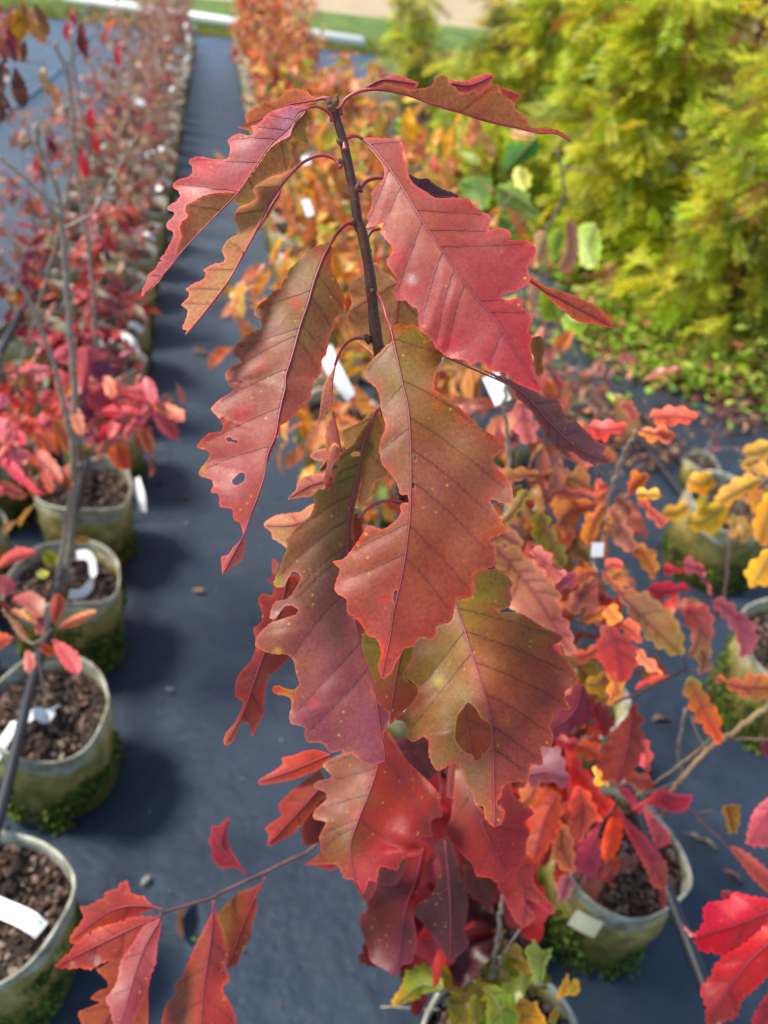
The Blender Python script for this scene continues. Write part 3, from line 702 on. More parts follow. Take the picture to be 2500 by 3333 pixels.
for side, xs, n_, lb in ((-1, (-0.40, -0.48), 46, 'left'), (1, (0.40, 0.78), 30, 'right')):
    for i in range(n_):
        x = (random.choice(xs)) + random.uniform(-.12, .12); y = random.uniform(3.0, 14.5) if side < 0 else random.uniform(3.2, 14); z = random.uniform(.26, .45) if random.random() < .7 else random.uniform(.4, .8); a = random.uniform(0, 6)
        d_ = np.array([cos(a), sin(a), random.uniform(-.8, .8)]) * random.uniform(.02, .045)
        c = np.array([x, y, z]); strip('plant_label', [c - d_, c + (0, 0, .012), c + d_], random.uniform(.018, .032), 'small white tag in the far part of the %s-hand row' % lb, 'white tags along the %s-hand row' % lb, wdir=(random.random(), random.random(), 1))

# ------------------------------------------------------------------ fallen leaves on the mat
def fallen(px, py, size, color, label, rz=0, roll=0.3, h=0.015):
    p = GR(px, py, h); V, Fc = SHAPES[random.randrange(8)]; R = leaf_frame((cos(rz), sin(rz), 0.15), roll=roll) * size
    W = (V - (0, 0.5, 0)) @ R.T + p; o = mk('fallen_leaf', W, Fc, LEAFF, pig=np.tile(lin(color), (len(W), 1)), origin=p); return tag(o, label, 'dead leaf', 'fallen leaves on the aisle mat')
fallen(652, 1138, .085, (200, 150, 95), 'curled tan leaf lying on the aisle mat, the largest in its upper part', .1, .6, .03)
fallen(512, 1565, .055, (95, 62, 55), 'small dark brown leaf on the aisle mat beside the yellowish pot', 2, .3)
fallen(603, 1614, .045, (120, 88, 78), 'small grey-brown leaf right of the dark brown one on the aisle mat', -.5, .3)
fallen(606, 1700, .022, (215, 210, 195), 'tiny whitish leaf scrap on the aisle mat', 1, .2)
fallen(645, 1920, .040, (215, 170, 70), 'small yellow leaf on the middle of the aisle mat', 0, .3)
fallen(550, 2242, .024, (150, 150, 150), 'small pale grey scrap on the mat right of the second left pot', 0, .2)
fallen(472, 2862, .030, (170, 165, 160), 'pale grey scrap on the mat above the lower left red leaves', 1, .3)
fallen(572, 2985, .090, (110, 70, 48), 'curled brown leaf on the mat behind the lower left leaves', 1.9, 1.0, .035)
fallen(632, 3055, .016, (120, 160, 60), 'tiny green scrap on the mat near the bottom left leaves', 0, .2)
fallen(2155, 2325, .075, (180, 150, 125), 'crumpled pale tan leaf on the dark mat at right', .4, .5, .02)
fallen(2285, 2730, .085, (185, 165, 145), 'curled whitish leaf lying on the mat right of the lower right pot', -.6, .8, .02)
fallen(2400, 2840, .06, (190, 140, 90), 'tan leaf on the mat near the right edge of the picture', -.4, .5, .02)
fallen(770, 115, .10, (170, 110, 80), 'brown leaf at the far end of the aisle', 0, .3)
for i, (x, y) in enumerate([(730, 355), (600, 330), (820, 470), (620, 690), (760, 260)]):
    fallen(x, y, .07, (150, 100, 80), ['faint brown leaf upper centre of the far aisle', 'brown leaf beside the left pots far up the aisle', 'brown leaf by the sapling tip on the aisle mat', 'brown leaf on the aisle mat below the folded pink leaf', 'brown speck-like leaf near the far end of the aisle'][i], i, .3)

# crumbs and leaf scraps scattered over the mat
its = []
for i in range(420):
    x = random.uniform(-.3, .3) if random.random() < .6 else random.uniform(-3, 3); y = random.uniform(.5, 9) ; a = random.uniform(0, 2 * pi); s_ = random.uniform(.004, .016)
    its.append((random.randrange(4), np.array([x, y, .006 + s_ * .2]), leaf_frame((cos(a), sin(a), random.uniform(-.2, .4)), roll=random.uniform(-.8, .8)) * s_, lin(pick([(120, 100, 84), (90, 80, 76), (150, 130, 110), (110, 84, 60), (170, 165, 155)]))))
V, Fc, Cc = scatter(its, SHAPES_LOW); mk('leaf_crumbs', V, Fc, LEAFF, pig=Cc)['kind'] = 'stuff'
# ================================================================== the main sapling
main = empty('oak_sapling', (0.41, 0.79, 0.226), 'tall sharp red-leaved oak sapling filling the middle of the picture', 'sapling')
def stemd(y): return float(np.interp(y, [320, 800, 1130, 1625, 2000, 2450, 2700, 2960], [.452, .478, .50, .56, .68, .95, 1.2, 1.55]))
sp = T('B 150,262 165,330 195,430 222,560 250,700 272,850 290,900 312,1000 335,1130 350,1260 360,1380 375,1500 390,1570 S 1262,1320 1290,1480 1318,1620 1350,1760 1385,1950 1410,2150 1428,2350 1436,2520 1430,2620')
stp = np.vstack([PT(sp, [stemd(y) for x, y in sp]), [[0.415, 0.793, 0.222]]])
st2 = spline(stp, 6); n_ = len(st2)
V, Fc = tube(st2, np.interp(np.linspace(0, 1, 24), [0, .1, .45, 1], [.0022, .0027, .0036, .0055]) * (1 + 0.09 * np.sin(np.linspace(0, 1, 24) * 70)), 12)
mkt('stem', V, Fc, BARK, main)
def blob(name, p, r, root, mat, n=1, sc=(1, 1, 1.5), seed=0, axis=None):
    rg = np.random.default_rng(seed); V = []; Fc = []
    for i in range(6 + 1):
        th = pi * i / 6
        for k in range(8):
            a = 2 * pi * k / 8; q = np.array([sin(th) * cos(a) * sc[0], sin(th) * sin(a) * sc[1], cos(th) * sc[2]]) * r * (1 + rg.normal(0, .08)); V.append(q)
    for i in range(6):
        for k in range(8): Fc.append((i * 8 + k, i * 8 + (k + 1) % 8, (i + 1) * 8 + (k + 1) % 8, (i + 1) * 8 + k))
    V = np.array(V)
    if axis is not None: V = V @ leaf_frame(axis)[:, [0, 2, 1]].T
    return mk(name, V + p, Fc, mat, root)
for i, (px, py, r, ax) in enumerate([(1072, 338, .0021, (-.5, 0, 1)), (1082, 322, .0026, (0, 0, 1)), (1090, 336, .0022, (.5, 0, 1)), (1078, 350, .0022, (-.9, .2, .5)), (1104, 462, .0016, (-.6, .3, .8)), (1108, 530, .0018, (-.3, 0, 1)), (1164, 612, .0019, (.2, 0, 1)), (1152, 722, .0017, (-.6, 0, 1)),
                                   (1212, 952, .002, (-.2, 0, 1)), (1196, 1102, .0022, (-.6, 0, 1)), (1302, 1630, .0026, (-.5, 0, 1)), (1070, 328, .0015, (-1, 0, .6)), (1094, 322, .0015, (.4, 0, 1))]):
    blob('bud', PT([(px, py)], stemd(py) - 0.002)[0], r, main, BUD, seed=i, axis=ax)

PK, PKL, RD, OR_, OL, BR, TAN, PUR, CR_ = (196, 92, 92), (214, 120, 105), (178, 52, 44), (190, 85, 45), (118, 104, 42), (142, 78, 52), (176, 126, 84), (122, 62, 68), (186, 44, 58)
# 1 top left, behind
leaf(main, 'A 1310,255 1285,240 1235,200 1180,185 1120,195 1080,225 1040,258 990,272 955,268 925,290 920,305 880,315 845,345 825,370 832,400 825,430 775,448 820,458 860,470 900,470 960,440 1050,390 1150,330 1310,268',
     'A 1310,262 1240,272 1100,300 950,380 780,449', d=(.455, .50), tilt=(.35, -.3), cols=((170, 82, 52), (150, 84, 42), (158, 80, 45)), under=True, pet='A 1395,262 1370,250 1340,252 1310,262', petd=(.452, .455), seed=1, label='brown-orange leaf arching back at the tip')
# 2 folded pink leaf: upper face
leaf(main, 'A 1255,310 1200,305 1120,298 1060,320 1010,335 960,370 930,410 900,430 862,440 880,465 875,500 840,500 790,488 740,505 708,535 720,560 725,600 712,650 680,665 600,660 540,645 480,648 443,675 465,710 470,750 440,780 380,795 340,825 335,850 375,875 385,910 360,945 315,970 298,1000 350,1025 330,1060 300,1085 295,1125 340,1155 335,1200 300,1260 280,1300 245,1335 275,1345 240,1355 220,1400 170,1440 165,1480 135,1530 125,1590 170,1550 240,1490 300,1410 352,1330 370,1250 395,1190 385,1130 400,1080 440,1050 420,1000 430,970 470,950 540,910 620,890 700,885 772,882 850,790 905,710 990,592 1060,540 1130,500 1145,440 1180,370 1225,335',
     'A 1252,320 1180,350 1120,450 1000,560 900,700 780,882 600,1070 420,1260 300,1410 125,1590', d=(.447, .43), tilt=(.1, -.22), bow=-.004, cols=((176, 96, 112), (182, 88, 92), (184, 84, 84), (204, 96, 100)), ec=(222, 84, 84), pet='A 1415,400 1405,365 1370,330 1310,305 1255,312', petd=(.455, .447), seed=2, midr=(3.5, 2.5), wob=.0012,
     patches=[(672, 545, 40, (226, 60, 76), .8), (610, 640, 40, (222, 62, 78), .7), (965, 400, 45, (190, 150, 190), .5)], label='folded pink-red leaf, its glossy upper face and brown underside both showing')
leaf(main, 'A 350,1330 372,1250 397,1190 387,1130 402,1080 442,1050 422,1000 432,970 472,950 542,912 622,892 702,888 762,886 782,880 700,970 600,1070 500,1170 420,1260',
     'A 782,880 700,970 600,1070 500,1170 420,1260 350,1330', d=(.4405, .4385), tilt=(-.45, -.45), cols=((176, 122, 86), (186, 128, 92), (192, 110, 88)), under=True, seed=3, ec=(196, 110, 90), label='underside of the folded pink leaf')
leaf(main, 'A 1190,370 1265,330 1270,390 1235,440 1258,560 1190,542 1150,525 1120,560 1140,620 1135,690 1110,740 1050,760 980,790 900,840 880,870 905,915 870,950 790,975 750,940 782,882 905,712 990,592 1090,520 1140,470',
     'A 1240,330 1140,470 990,590 880,740 782,882', d=(.45, .443), tilt=(.5, .5), cols=((140, 108, 52), (176, 130, 84), (178, 134, 90)), under=True, seed=4, wob=.001, label='brown hanging half of the folded pink leaf')
# 4 second left, long tan underside
leaf(main, 'A 1230,672 1190,690 1130,735 1060,765 980,785 900,825 875,860 880,885 905,905 890,935 840,965 790,980 750,1040 755,1085 780,1130 770,1165 710,1200 670,1270 675,1300 690,1330 680,1355 610,1370 545,1410 560,1435 545,1470 480,1500 425,1535 L 1280,320 1270,350 1225,400 1265,430 1260,480 1235,540 1235,570 1260,565 1250,608 1270,580 1310,530 1400,440 1480,350 1560,230 C 110,600 210,470 280,370 350,240 440,90 A 860,1210 900,1140 945,1050 995,955 1050,870 1100,805 1160,745 1210,700',
     'A 1240,668 1200,695 1150,745 1100,800 1050,870 990,960 940,1060 880,1180 800,1330 C 350,240 280,370 210,470 110,600 10,718', d=(.462, .415), tilt=(.5, .3), cols=((140, 112, 52), (166, 120, 74), (170, 118, 80), (176, 110, 86)), ec=(196, 96, 80), ecw=.2, under=True,
     pet='A 1475,712 1455,690 1430,660 1380,638 1320,637 1275,650 1240,668', petd=(.462, .462), midmat=PETIOLE, midr=(6.0, 3.0), seed=5, wob=.0012, label='long narrow leaf showing its tan underside, second from the left')
leaf(main, 'A 1062,878 1058,930 1015,1000 970,1090 905,1152 920,1100 950,1050 1000,950', 'A 1062,878 1000,980 905,1150', d=(.47, .46), tilt=(.3, .3), cols=((190, 122, 96),), under=True, veins=False, seed=6)
# 5 big left-middle leaf
leaf(main, 'C 877,165 820,178 770,200 740,240 680,280 640,315 625,340 620,370 590,400 580,440 540,455 500,500 455,530 430,560 418,600 450,620 465,655 455,685 400,705 350,740 310,780 293,820 300,850 335,865 340,885 290,905 250,940 245,970 270,1020 295,1045 285,1060 220,1100 175,1140 160,1170 195,1205 225,1245 230,1285 215,1300 150,1310 105,1345 77,1395 150,1420 140,1470 95,1525 87,1560 130,1578 165,1590 175,1620 158,1665 205,1675 212,1750 250,1757 290,1770 295,1825 335,1850 350,1905 345,1940 290,2000 265,2037 222,2050 225,2100 232,2160 290,2110 345,2070 365,1990 362,1930 375,1860 420,1770 470,1620 500,1480 545,1380 580,1280 575,1265 620,1240 680,1180 720,1120 755,1105 780,1000 820,950 825,870 850,840 870,740 890,690 910,615 950,605 968,560 955,470 920,400 890,330 880,260 895,220 885,195',
     'C 880,170 840,240 800,340 770,430 740,540 700,650 670,760 640,870 610,960 605,1040 585,1120 565,1220 545,1330 500,1440 480,1560 440,1690 400,1790 365,1900 330,1970 280,2060 232,2150', d=(.47, .402), tilt=(.22, .55), bow=-.006,
     cols=((150, 110, 50), (140, 104, 52), (156, 92, 62), (164, 82, 72), (172, 70, 66), (164, 44, 48), (214, 110, 120)), ec=(186, 60, 34), ecw=.35, pet='C 1040,90 1020,60 985,52 950,75 910,120 880,170', petd=(.484, .47), midr=(6, 2.5), seed=7,
     holes=('C 250,1342 275,1332 290,1348 320,1353 312,1372 287,1360 262,1360', 'C 287,1592 335,1546 362,1552 360,1590 325,1618 297,1620'), wob=.0014,
     patches=[(965, 985, 26, (200, 70, 40), .7), (790, 1348, 34, (206, 62, 62), .75), (850, 1198, 22, (196, 70, 50), .6), (1035, 815, 26, (206, 60, 46), .7), (662, 1522, 14, (200, 150, 20), .8)], label='large olive-to-crimson leaf with two insect holes, left of the stem')
# 6 big red right leaf
leaf(main, 'B 300,420 330,412 390,415 450,418 505,430 522,470 515,500 535,560 545,610 570,655 600,680 640,705 690,735 750,738 800,735 830,742 870,740 900,780 940,810 985,830 993,855 975,900 1000,910 1035,897 1090,915 1102,945 1085,965 1120,965 1170,965 1215,985 1238,1020 1220,1060 1190,1110 1190,1130 1205,1170 1195,1200 1140,1235 1060,1255 1045,1275 1080,1290 1140,1280 1160,1300 1165,1330 1205,1370 1212,1400 1195,1460 1215,1500 1200,1540 1215,1600 D 1250,350 1275,420 1300,445 1298,470 1260,465 1200,440 1140,410 1100,365 1060,360 1000,345 990,315 950,300 900,320 880,295 820,285 770,275 740,240 710,225 690,180 B 650,1480 610,1455 600,1400 595,1340 560,1320 530,1290 500,1295 475,1280 470,1230 490,1190 465,1150 435,1100 430,1070 460,1030 450,990 420,960 400,930 400,905 410,875 370,885 315,900 330,870 322,830 345,790 350,740 345,715 370,680 400,650 415,630 415,580 403,550 380,520 340,470',
     'B 300,420 360,475 430,560 500,660 560,760 620,860 680,950 740,1040 800,1130 880,1240 960,1330 1040,1430 1110,1550 1170,1640 1240,1745', d=(.46, .418), tilt=(.12, .3), bow=-.008,
     cols=((168, 78, 66), (176, 80, 58), (174, 74, 62), (176, 66, 66), (182, 60, 68), (196, 62, 72)), alb=.72, ec=(196, 60, 66), ecw=.4, pet='B 205,478 200,445 212,420 240,405 270,405 300,420', petd=(.458, .46), midr=(6, 2.5), seed=8, wob=.0012,
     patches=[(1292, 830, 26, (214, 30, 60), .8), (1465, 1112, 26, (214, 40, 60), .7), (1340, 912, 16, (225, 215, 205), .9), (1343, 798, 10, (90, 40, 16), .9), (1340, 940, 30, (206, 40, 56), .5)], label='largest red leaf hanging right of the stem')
# 7
leaf(main, 'B 1195,1160 1240,1185 1300,1220 1380,1245 1440,1265 1500,1290 1560,1320 1600,1355 1605,1375 1625,1385 1648,1415 1645,1440 1600,1430 1540,1415 1510,1418 1440,1395 1400,1360 1350,1320 1300,1275 1270,1245 1210,1205 1150,1180', 'B 1150,1165 1195,1178 1280,1240 1360,1280 1450,1330 1550,1380 1645,1435',
     d=(.49, .56), tilt=(.4, -.2), cols=((176, 92, 66), (184, 98, 78), (180, 84, 70)), under=True, ec=(206, 86, 76), ecw=.25, seed=9, label='narrow leaf jutting out right from behind the large red leaf')
# 8 top right
leaf(main, 'B 330,152 370,141 400,126 420,116 470,131 520,143 560,153 600,146 650,140 680,120 690,95 735,72 755,85 770,120 800,140 820,165 860,170 900,155 920,172 940,168 960,140 1000,130 1030,125 1040,150 1060,185 1100,210 1125,230 1120,250 1150,275 1195,310 1195,345 1240,360 1320,362 1380,385 1430,435 1340,390 1270,390 1200,377 1120,357 1020,337 930,312 830,277 740,252 650,222 560,187 480,167 400,154',
     'B 330,152 400,153 480,166 560,186 650,221 740,251 830,276 930,311 1020,336 1120,356 1200,376 1270,389 1340,389 1430,435', d=(.452, .47), tilt=(.5, -.55), cols=((170, 110, 74), (180, 118, 80), (184, 116, 82), (190, 88, 78)), ec=(196, 100, 84), ecw=.15, under=True, midmat=PETIOLE, midr=(6, 3),
     pet='B 178,285 182,255 200,215 230,188 280,162 330,152', petd=(.455, .452), seed=10, wob=.0012, label='long leaf arching right from the sapling tip, its underside showing')
leaf(main, 'B 318,142 370,110 440,80 500,75 560,100 600,115 600,130 560,155 520,146 470,134 420,120 400,130 370,144', 'B 318,142 420,100 600,125', d=(.456, .458), tilt=(.3, .3), cols=((196, 84, 86), (190, 70, 74)), seed=11, grid=8, veins=False, label='curled-over red edge of the top right leaf near its base')
leaf(main, 'B 770,92 790,105 850,108 900,85 960,65 1012,75 1000,100 990,125 962,148 932,176 905,160 860,176 820,168 780,145 762,110', 'B 780,120 880,130 1012,75', d=(.462, .468), tilt=(.3, .3), cols=((200, 74, 80), (206, 84, 80)), seed=12, label='curled-over red edge of the top right leaf at its middle')
leaf(main, 'B 1038,143 1100,155 1155,185 1122,217 1080,203 1048,178', 'B 1040,150 1155,185', d=(.466, .47), tilt=(.3, .3), cols=((196, 76, 60),), seed=13, veins=False, label='small curled-over red edge near the end of the top right leaf')
# 9
leaf(main, 'B 540,610 600,635 650,632 680,660 730,690 790,710 818,735 700,790 600,780 520,700', 'B 520,640 680,720 818,735', d=(.475, .50), tilt=(.3, .1), cols=((84, 50, 62), (92, 52, 58)), pet='B 285,700 292,680 318,650 360,633 412,630 520,640', petd=(.474, .475), seed=14, label='dark purple leaf peeping out behind the large red leaf')
# 10
leaf(main, 'B 210,1370 240,1310 225,1240 235,1190 290,1150 335,1110 355,1085 375,1085 400,1130 440,1150 500,1200 600,1300 680,1450 640,1560 560,1600 470,1640 400,1620 330,1560 260,1500 220,1420', 'B 510,1080 500,1250 490,1330 480,1420 440,1560', d=(.505, .53), tilt=(.1, .2), cols=((196, 142, 116), (182, 128, 92), (180, 130, 90)), under=True, seed=15,
     pet='B 335,1030 325,990 328,950 350,915 395,905', petd=(.488, .49), label='pale pinkish-tan leaf seen from below behind the stem')
# 11 central
leaf(main, 'D 470,115 510,90 550,105 580,90 615,115 640,160 690,200 730,240 755,260 735,310 712,370 705,450 740,480 780,515 830,545 880,590 930,640 980,680 1040,715 1075,745 1090,775 1060,810 1030,840 1050,890 1090,930 1125,975 1138,1030 1130,1085 1080,1085 1015,1065 1035,1110 1060,1150 1080,1190 1100,1235 1060,1265 1015,1285 1035,1330 1040,1400 1025,1440 970,1450 925,1480 918,1520 915,1600 880,1615 830,1610 815,1660 800,1735 760,1750 715,1770 715,1810 690,1835 650,1830 610,1840 590,1880 540,1890 520,1925 490,1970 470,2020 420,2062 400,2030 392,1980 410,1920 400,1870 375,1830 340,1825 320,1790 290,1745 250,1715 220,1690 218,1620 170,1590 150,1560 165,1500 180,1450 140,1410 200,1395 240,1350 290,1280 330,1215 350,1210 415,1230 460,1205 500,1170 520,1130 512,1100 540,1080 560,1085 556,1040 515,1040 500,990 470,930 440,900 415,870 398,790 410,720 430,690 430,640 410,570 400,490 380,450 350,420 325,385 322,340 350,300 400,250 440,210 470,190',
     'D 465,130 480,200 500,290 530,430 560,560 570,700 575,850 575,1000 570,1150 555,1290 535,1430 510,1560 480,1680 460,1820 430,1960 415,2055', d=(.462, .412), tilt=(.2, .2), bow=-.008,
     cols=((140, 116, 44), (138, 100, 42), (146, 88, 48), (150, 84, 62), (158, 82, 52), (160, 74, 48), (164, 68, 52), (186, 72, 64)), ec=(190, 62, 40), ecw=.35, pet='B 355,1290 348,1262 370,1250 392,1275 412,1320 430,1390 S 1270,1060 D 465,130', petd=(.498, .462), midr=(6, 2.5), seed=16, wob=.0012,
     holes=('D 592,818 604,816 600,845 587,853', 'D 581,975 595,973 590,1004 582,1002', 'D 481,1578 498,1570 499,1610 486,1634 476,1618'), patches=[(1254, 1950, 18, (206, 50, 56), .8), (1422, 1318, 18, (206, 90, 50), .7), (1240, 2118, 26, (226, 70, 46), .9)], label='large brown-red leaf hanging in the centre, chewed along its left edge')
# 12
leaf(main, 'C 1120,1225 1060,1300 1010,1380 950,1420 920,1470 925,1510 900,1560 895,1610 860,1640 800,1650 775,1690 780,1740 750,1810 E 600,240 545,310 510,345 522,400 490,470 460,560 430,630 422,670 450,690 490,688 520,640 560,575 600,590 615,620 590,680 550,740 500,780 440,790 405,840 395,915 430,915 460,880 500,830 550,822 600,855 580,885 520,905 450,930 400,945 340,1000 300,1050 290,1110 350,1150 430,1172 500,1172 540,1190 570,1230 580,1300 605,1370 600,1400 560,1430 500,1415 450,1395 420,1405 410,1430 440,1460 500,1470 545,1490 548,1560 535,1600 545,1670 600,1685 645,1700 645,1750 670,1810 740,1805 790,1830 820,1875 860,1880 905,1862 935,1895 980,1885 1030,1925 1070,1955 1150,1965 1215,1945 1232,1900 1215,1830 1215,1740 1245,1680 1265,1590 1220,1560 1170,1500 1130,1420 1110,1280 1060,1150 1020,990 1000,905 1010,800 1015,700 1000,560 1005,430 1010,380 990,280 1000,200 1010,100 1035,20 C 1060,1600 1085,1570 1085,1500 1140,1400 1130,1330 1125,1250',
     'C 1120,1260 1090,1330 1065,1420 1045,1540 1020,1650 1000,1740 985,1850 E 955,420 970,600 985,800 1005,920 1020,1010 1060,1180 1110,1320 1150,1450 1170,1580 1190,1720 1215,1850 1222,1955', d=(.50, .455), tilt=(.2, .5), bow=-.004,
     cols=((126, 112, 30), (124, 110, 30), (134, 90, 44), (142, 78, 62), (146, 72, 68), (142, 66, 76), (138, 62, 78)), ec=(170, 88, 70), ecw=.25, pet='C 1200,1195 1178,1165 1155,1180 1135,1225 1120,1260', petd=(.52, .50), midr=(6.5, 2.5), seed=17, wob=.0016,
     holes=('C 998,1432 1025,1417 1060,1430 1052,1446 1005,1448',), patches=[(905, 2120, 12, (200, 160, 60), .8), (1022, 2285, 14, (206, 60, 60), .7), (930, 2255, 30, (196, 110, 20), .8), (893, 2245, 16, (210, 60, 30), .9), (905, 1890, 22, (140, 140, 20), .7)], label='leaf olive at its top and plum at its tip, low left of the central one')
# 13
leaf(main, 'F 585,345 600,320 690,300 705,250 705,180 720,130 760,105 800,115 850,105 900,130 935,155 970,205 945,250 960,350 920,380 860,385 890,400 960,400 1030,410 1085,440 1130,470 1200,510 1260,535 1312,570 1290,600 1245,630 1270,670 1330,710 1370,760 1400,820 1420,860 1385,900 1330,930 1325,980 1365,1055 1310,1060 1255,1065 1250,1110 1225,1170 1248,1240 1230,1310 1175,1305 1155,1320 1175,1380 1170,1435 1095,1425 1085,1450 1085,1520 1070,1548 1000,1545 930,1560 905,1590 895,1640 868,1690 880,1720 920,1750 905,1800 870,1850 840,1850 810,1820 790,1800 778,1750 770,1710 720,1700 700,1620 660,1560 640,1480 600,1430 555,1420 520,1450 465,1472 430,1430 405,1360 405,1270 370,1240 330,1265 290,1275 262,1240 255,1190 240,1140 180,1125 230,1080 280,1030 330,960 330,910 290,870 250,830 260,770 290,720 300,640 320,590 370,572 420,580 450,530 470,490 550,465 575,400',
     'F 585,340 620,440 660,560 700,690 740,810 780,930 805,1030 830,1140 840,1260 845,1400 845,1550 850,1700 855,1845', d=(.53, .462), tilt=(.25, .25), bow=-.006,
     cols=((138, 108, 38), (146, 92, 38), (160, 80, 42), (168, 76, 50), (164, 72, 58), (160, 70, 58), (166, 60, 46)), sidecol=(134, 100, 44), alb=.95, ec=(150, 60, 44), ecw=.4, midr=(6, 2.5), seed=18, wob=.0022,
     holes=('F 600,1100 640,1050 670,1010 720,1050 760,1120 810,1150 833,1230 828,1290 780,1360 740,1400 715,1400 700,1360 660,1350 610,1300 585,1250 590,1170',), patches=[(1428, 2222, 18, (190, 170, 20), .8), (1645, 2345, 26, (196, 110, 50), .6), (1535, 2450, 30, (200, 60, 60), .5)], label='broad brown-red leaf with a large torn hole, low right of the centre')
# 14
leaf(main, 'D 750,262 820,288 900,318 G 290,70 340,90 400,120 450,155 520,165 545,210 570,270 600,290 612,262 620,250 630,290 670,330 720,380 770,410 785,430 770,460 815,500 780,518 730,515 775,580 740,545 700,510 650,490 610,455 580,450 605,510 560,470 510,430 460,380 430,310 390,240 340,190 300,155 290,115 S 1600,1222 1540,1190 1480,1172',
     'D 755,270 900,335 G 300,110 400,200 480,290 560,370 650,440 800,503', d=(.48, .55), tilt=(.3, .25), cols=((128, 100, 46), (130, 78, 68), (124, 74, 84), (134, 72, 82)), ec=(150, 74, 60), ecw=.25, seed=19, wob=.002, label='dark plum leaf with ragged end, stretching right below the large red leaf')
leaf(main, 'D 1238,180 1270,160 1300,165 1318,220 1300,300 1310,350 1290,385 1265,370 1255,280 1235,240', 'D 1270,160 1285,380', d=(.56, .57), tilt=(.2, .2), cols=((128, 92, 36), (140, 88, 40)), seed=20, veins=False)
# 16 small folded leaf left of stem
leaf(main, 'C 905,900 880,950 850,990 830,1040 820,1120 805,1230 800,1270 825,1230 850,1180 882,1142 890,1050 895,960', 'C 905,900 889,1010 885,1140', d=(.515, .51), tilt=(.3, .5), cols=((186, 120, 96), (176, 104, 92)), under=True, seed=21, veins=False, pet='C 1110,762 1085,740 1050,737 1010,745 960,780 925,840 905,900', petd=(.50, .515), label='small half-rolled pinkish leaf hanging left of the stem')
leaf(main, 'C 890,1190 860,1260 845,1330 850,1400 835,1470 808,1530 850,1480 870,1400 900,1370 925,1385 945,1430 932,1340 910,1270 900,1220', 'C 886,1130 895,1200 920,1320 945,1430', d=(.51, .505), tilt=(.4, .3), cols=((184, 112, 96),), under=True, seed=22, veins=False, midmat=PETIOLE, midr=(5, 4))
leaf(main, 'C 905,1375 945,1430 905,1480 880,1530 900,1590 860,1640 835,1600 850,1530 865,1450', 'C 920,1400 870,1620', d=(.525, .52), tilt=(.3, .3), cols=((168, 96, 84), (126, 50, 46)), under=True, seed=23, veins=False)
leaf(main, 'C 620,1705 670,1650 680,1600 720,1570 780,1555 840,1560 870,1600 840,1640 780,1665 760,1690 700,1695', 'C 860,1590 740,1630 620,1705', d=(.56, .58), tilt=(.2, .2), cols=((186, 112, 100), (192, 120, 104)), under=True, seed=24)
leaf(main, 'C 750,1440 800,1410 870,1400 890,1440 840,1475 780,1470', 'C 890,1430 750,1440', d=(.56, .58), tilt=(.2, .2), cols=((184, 112, 104),), under=True, seed=25, veins=False)
leaf(main, 'C 475,1865 500,1830 560,1800 640,1790 700,1780 770,1735 860,1760 840,1860 750,1960 660,2040 620,2005 580,1970 530,1940 520,1900', 'C 830,1800 650,1860 475,1865', d=(.60, .62), tilt=(.2, .2), cols=((206, 150, 116), (206, 146, 114)), ec=(216, 120, 100), ecw=.2, under=True, seed=26, label='pale peach leaf behind the olive-and-plum one')
leaf(main, 'C 930,1310 990,1270 1060,1240 1140,1170 1200,1250 1190,1400 1230,1560 1150,1600 1120,1680 1080,1740 1030,1760 1020,1660 1000,1500 960,1380', 'C 1140,1180 1100,1400 1040,1750', d=(.55, .58), tilt=(.2, .2), cols=((170, 126, 72), (178, 128, 90), (186, 136, 104)), under=True, seed=27, label='tan leaf behind the stalk of the olive-and-plum leaf')
leaf(main, 'D 240,1180 262,1140 285,1160 310,1240 300,1300 262,1330 245,1260', 'D 270,1150 280,1300', d=(.52, .52), tilt=(.2, .2), cols=((140, 62, 40),), seed=28, veins=False, pet='D 520,1082 470,1070 400,1080 330,1120 285,1170', petd=(.555, .52))
# 20 dark red behind left
leaf(main, 'E 410,485 455,520 440,600 480,650 560,600 650,650 660,850 600,1000 540,1180 505,1230 440,1300 390,1320 370,1400 350,1530 355,1590 310,1680 265,1765 250,1680 185,1660 155,1740 130,1800 80,1830 60,1800 80,1740 150,1660 180,1590 205,1520 150,1480 145,1400 170,1320 250,1230 290,1150 290,1050 275,990 330,940 340,870 310,790 340,735 410,750 425,680 390,650 360,630 410,620',
     'E 520,620 480,800 420,1000 340,1200 270,1400 200,1600 80,1820', d=(.56, .60), tilt=(.3, .3), cols=((130, 44, 36), (140, 42, 44), (148, 56, 60), (150, 60, 56), (196, 96, 80)), ec=(176, 60, 48), seed=29, wob=.006, label='blurred dark red leaf twisting down at the left of the cluster')
# 21 centre green-red behind
leaf(main, 'E 1080,1000 1170,1050 1430,1080 1400,1240 1360,1340 1440,1400 1475,1460 1400,1540 1300,1640 1260,1680 1240,1590 1180,1540 1130,1440 1080,1300 1050,1150', 'E 1350,1080 1320,1250 1290,1400 1255,1640', d=(.57, .57), tilt=(.2, .2), cols=((110, 96, 30), (120, 92, 32), (140, 62, 34), (150, 56, 40)), seed=30, label='olive and rust leaf showing between the three lowest sharp leaves')
leaf(main, 'E 980,880 1050,900 1120,1040 1180,1160 1130,1260 1060,1160', 'E 1000,900 1120,1240', d=(.62, .62), tilt=(.2, .2), cols=((120, 66, 54),), seed=31, veins=False)
# extra rows hidden behind: give the sapling depth
leaf(main, 'F 590,960 640,980 760,1040 860,1200 870,1400 780,1450 680,1420 600,1400 560,1280 560,1100', 'F 620,980 660,1150 700,1420', d=(.60, .61), tilt=(.2, .2), cols=((150, 70, 24), (156, 50, 30)), sidecol=(120, 104, 30), seed=32, label='orange-red leaf glimpsed through the torn hole')
